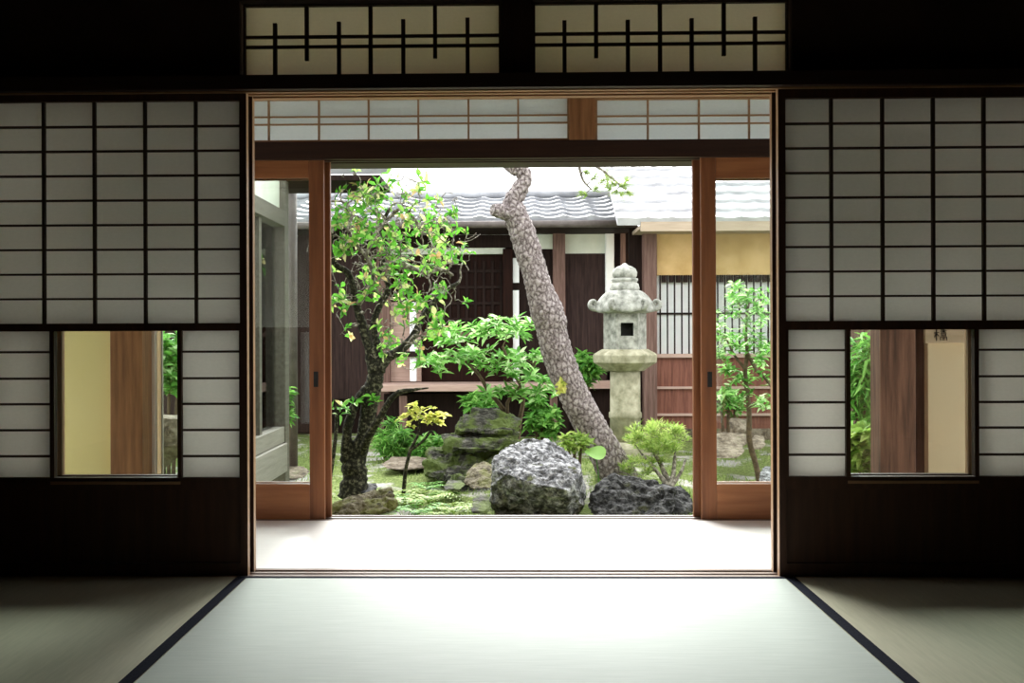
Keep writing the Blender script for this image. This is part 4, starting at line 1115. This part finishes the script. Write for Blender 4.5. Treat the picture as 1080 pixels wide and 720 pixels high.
def side_house():
    Y = 12.3
    zg = FLOOR_LOW
    t = thing('annex', (P(760, 440, Y).x, Y, zg), 'tan plastered annex with a white roof and a black-barred window', 'house')
    def R(name, px0, px1, py0, py1, mat, YY=Y, d=0.08, parent=t, bv=0.0):
        bm = bmesh.new(); rbox(bm, px0, px1, py0, py1, YY, d, ref=730)
        return obj(name, bm, mat, parent, bevel=bv)
    ze = P(740, 237.5, Y - 0.7).z
    xl_, xr_ = P(674, 237, Y - 0.7).x, P(1060, 237, Y - 0.7).x
    obj('roof', tiled(xl_ - 0.25, xr_, Y - 0.7, ze + 0.05, Y + 1.6, ze + 0.05 + 1.35, 0.27, 0.26, 0.018), 'tile_pale', t)
    obj('fascia', bx(xl_ + 0.02, xr_, Y - 0.70, Y - 0.66, ze - 0.065, ze + 0.045), 'fascia', t)
    obj('soffit', bx(xl_ + 0.02, xr_, Y - 0.65, Y + 0.1, ze - 0.03, ze + 0.01), 'fascia', t)
    R('corner_post', 679, 693, 238, 462, 'house_post', Y - 0.05, 0.16, bv=0.008)
    R('plaster_wall', 693, 1060, 238, 290, 'plaster_tan', Y + 0.02)
    R('corner_board', 664, 679, 238, 462, 'house_dark', Y + 0.15, 0.1)
    # barred window
    R('window_screen', 693, 1000, 290, 373, 'white_paint', Y + 0.06, 0.04)
    R('window_sill', 693, 1000, 373, 377, 'house_pink', Y - 0.02, 0.12)
    R('window_rail', 693, 1000, 329.5, 331.5, 'house_dark', Y + 0.035, 0.02)
    for i in range(28):
        px = 696.5 + i * 7.6
        if px > 905: break
        R('window_bar', px - 0.65, px + 0.65, 290, 373, 'house_dark', Y, 0.03)
    for i in range(28):
        px = 700.3 + i * 7.6
        if px > 905: break
        R('bar_block', px - 2.2, px + 2.2, 290, 297.5, 'house_dark', Y + 0.005, 0.03)
    R('board_wall', 693, 1060, 377, 452, 'house_red', Y + 0.02)
    R('batten', 693, 1060, 407.5, 410, 'house_pink', Y - 0.01, 0.04)
    R('batten', 693, 1060, 436, 438.5, 'house_pink', Y - 0.01, 0.04)
    R('foundation', 690, 1060, 452, 470, 'rock_tan', Y, 0.1)
side_house()

# ================================================================== GLAZED WING BESIDE THE GARDEN
def wing():
    X = -1.72
    ya, yb = 5.6, 7.55
    t = thing('glazed_wing', (X, (ya + yb) / 2, FLOOR_LOW), 'grey timber glazed wing with pale skirting boards, running away beyond the left glass door', 'building wing')
    x0, x1 = X - 0.10, X
    zt = P(300, 224, yb).z
    zq = lambda px, py: PX(px, py, X)
    zl = zq(285, 216).z
    obj('wall_plate', bx(x0, x1 + 0.03, ya, yb, zl - 0.12, zl), 'wing_grey', t, bevel=0.004)
    obj('upper_wall', bx(x0 + 0.02, x1 - 0.02, ya, yb, zl, 2.42), 'plaster_white', t)
    obj('end_post', bx(x0 - 0.02, x1 + 0.02, yb, yb + 0.14, FLOOR_LOW - 0.02, 2.6), 'wing_grey', t, bevel=0.006)
    obj('near_post', bx(x0, x1, ya - 0.06, ya, FLOOR_LOW - 0.02, 2.42), 'wing_grey', t, bevel=0.006)
    zs = zq(285, 455).z      # underside of glazing
    obj('glass_pane', bx(X - 0.06, X - 0.055, ya, yb, zs, zl - 0.12), 'glass', t)
    for y in (6.9,):
        obj('glazing_post', bx(x0 + 0.02, x1 - 0.005, y - 0.035, y + 0.035, zs, zl - 0.12), 'wing_grey', t)
    obj('skirt_board', bx(x0 + 0.02, x1 + 0.012, ya, yb, zs - 0.12, zs), 'wing_pale', t, bevel=0.004)
    obj('skirt_board', bx(x0 + 0.01, x1 + 0.035, ya, yb, zs - 0.34, zs - 0.125), 'wing_pale', t, bevel=0.004)
    # its small roof end
    bm = tiled(-2.9, -0.92, 7.62, 2.16, 8.30, 2.40, 0.27, 0.22)
    obj('roof', bm, 'tile', t)
    obj('eave_board', bx(-2.9, -0.98, 7.60, 8.3, 2.06, 2.10), 'house_dark', t)
wing()
bm = bmesh.new()
g = on_ground(308, 8.9)
tube(bm, [(P(308.5, 400, 8.9).x, 8.9, g.z + 0.03), (P(308.5, 400, 8.9).x, 8.9, 1.2), (P(308.5, 400, 8.9).x, 8.9, 2.3)], 0.045, 14)
obj('gutter_post', bm, 'gutter', None, 'round grey gutter post standing on the pale stone beyond the left glass door', 'post', smooth=True)
rock('stone', 'pale flat stone carrying the grey gutter post', [(284, 497, 8.6), (292, 491, 8.9), (318, 490, 8.9), (330, 497, 8.6), (322, 505, 8.4), (290, 505, 8.4), (305, 497, 9.3)], 'rock_tan', 18, 0.01, 'stone')
rock('stone_trough', 'long pale stone block seen in the low window beside the brown post', [(140, 440, 8.2), (200, 440, 8.2), (140, 470, 8.2), (200, 470, 8.2), (140, 436, 8.8), (205, 436, 8.8), (205, 470, 8.8), (140, 470, 8.8), (170, 500, 8.5)], 'rock_tan', 19, 0.01, 'stone')
# board fence behind the bamboo
fx0, fx1 = P(870, 400, 9.2).x, P(1010, 400, 9.2).x
t = thing('board_fence', ((fx0 + fx1) / 2, 9.2, FLOOR_LOW), 'grey-brown board fence with a pale rail behind the bamboo in the low window', 'fence')
bm = bmesh.new()
nb_ = 10
for i in range(nb_):
    box(bm, fx0 + (fx1 - fx0) * i / nb_, fx0 + (fx1 - fx0) * (i + 1) / nb_ - 0.006, 9.2, 9.225, FLOOR_LOW - 0.03, 1.9)
obj('boards', bm, 'house_post', t)
obj('rail', bx(fx0, fx1, 9.16, 9.2, P(910, 385, 9.2).z - 0.02, P(910, 385, 9.2).z + 0.02), 'pale_frame', t, label='pale rail')
# a board wall on the far left closes the view
obj('wall_garden_left', bx(-6.0, -2.75, 12.0, 12.1, -0.5, 2.0), 'house_board', kind='structure')
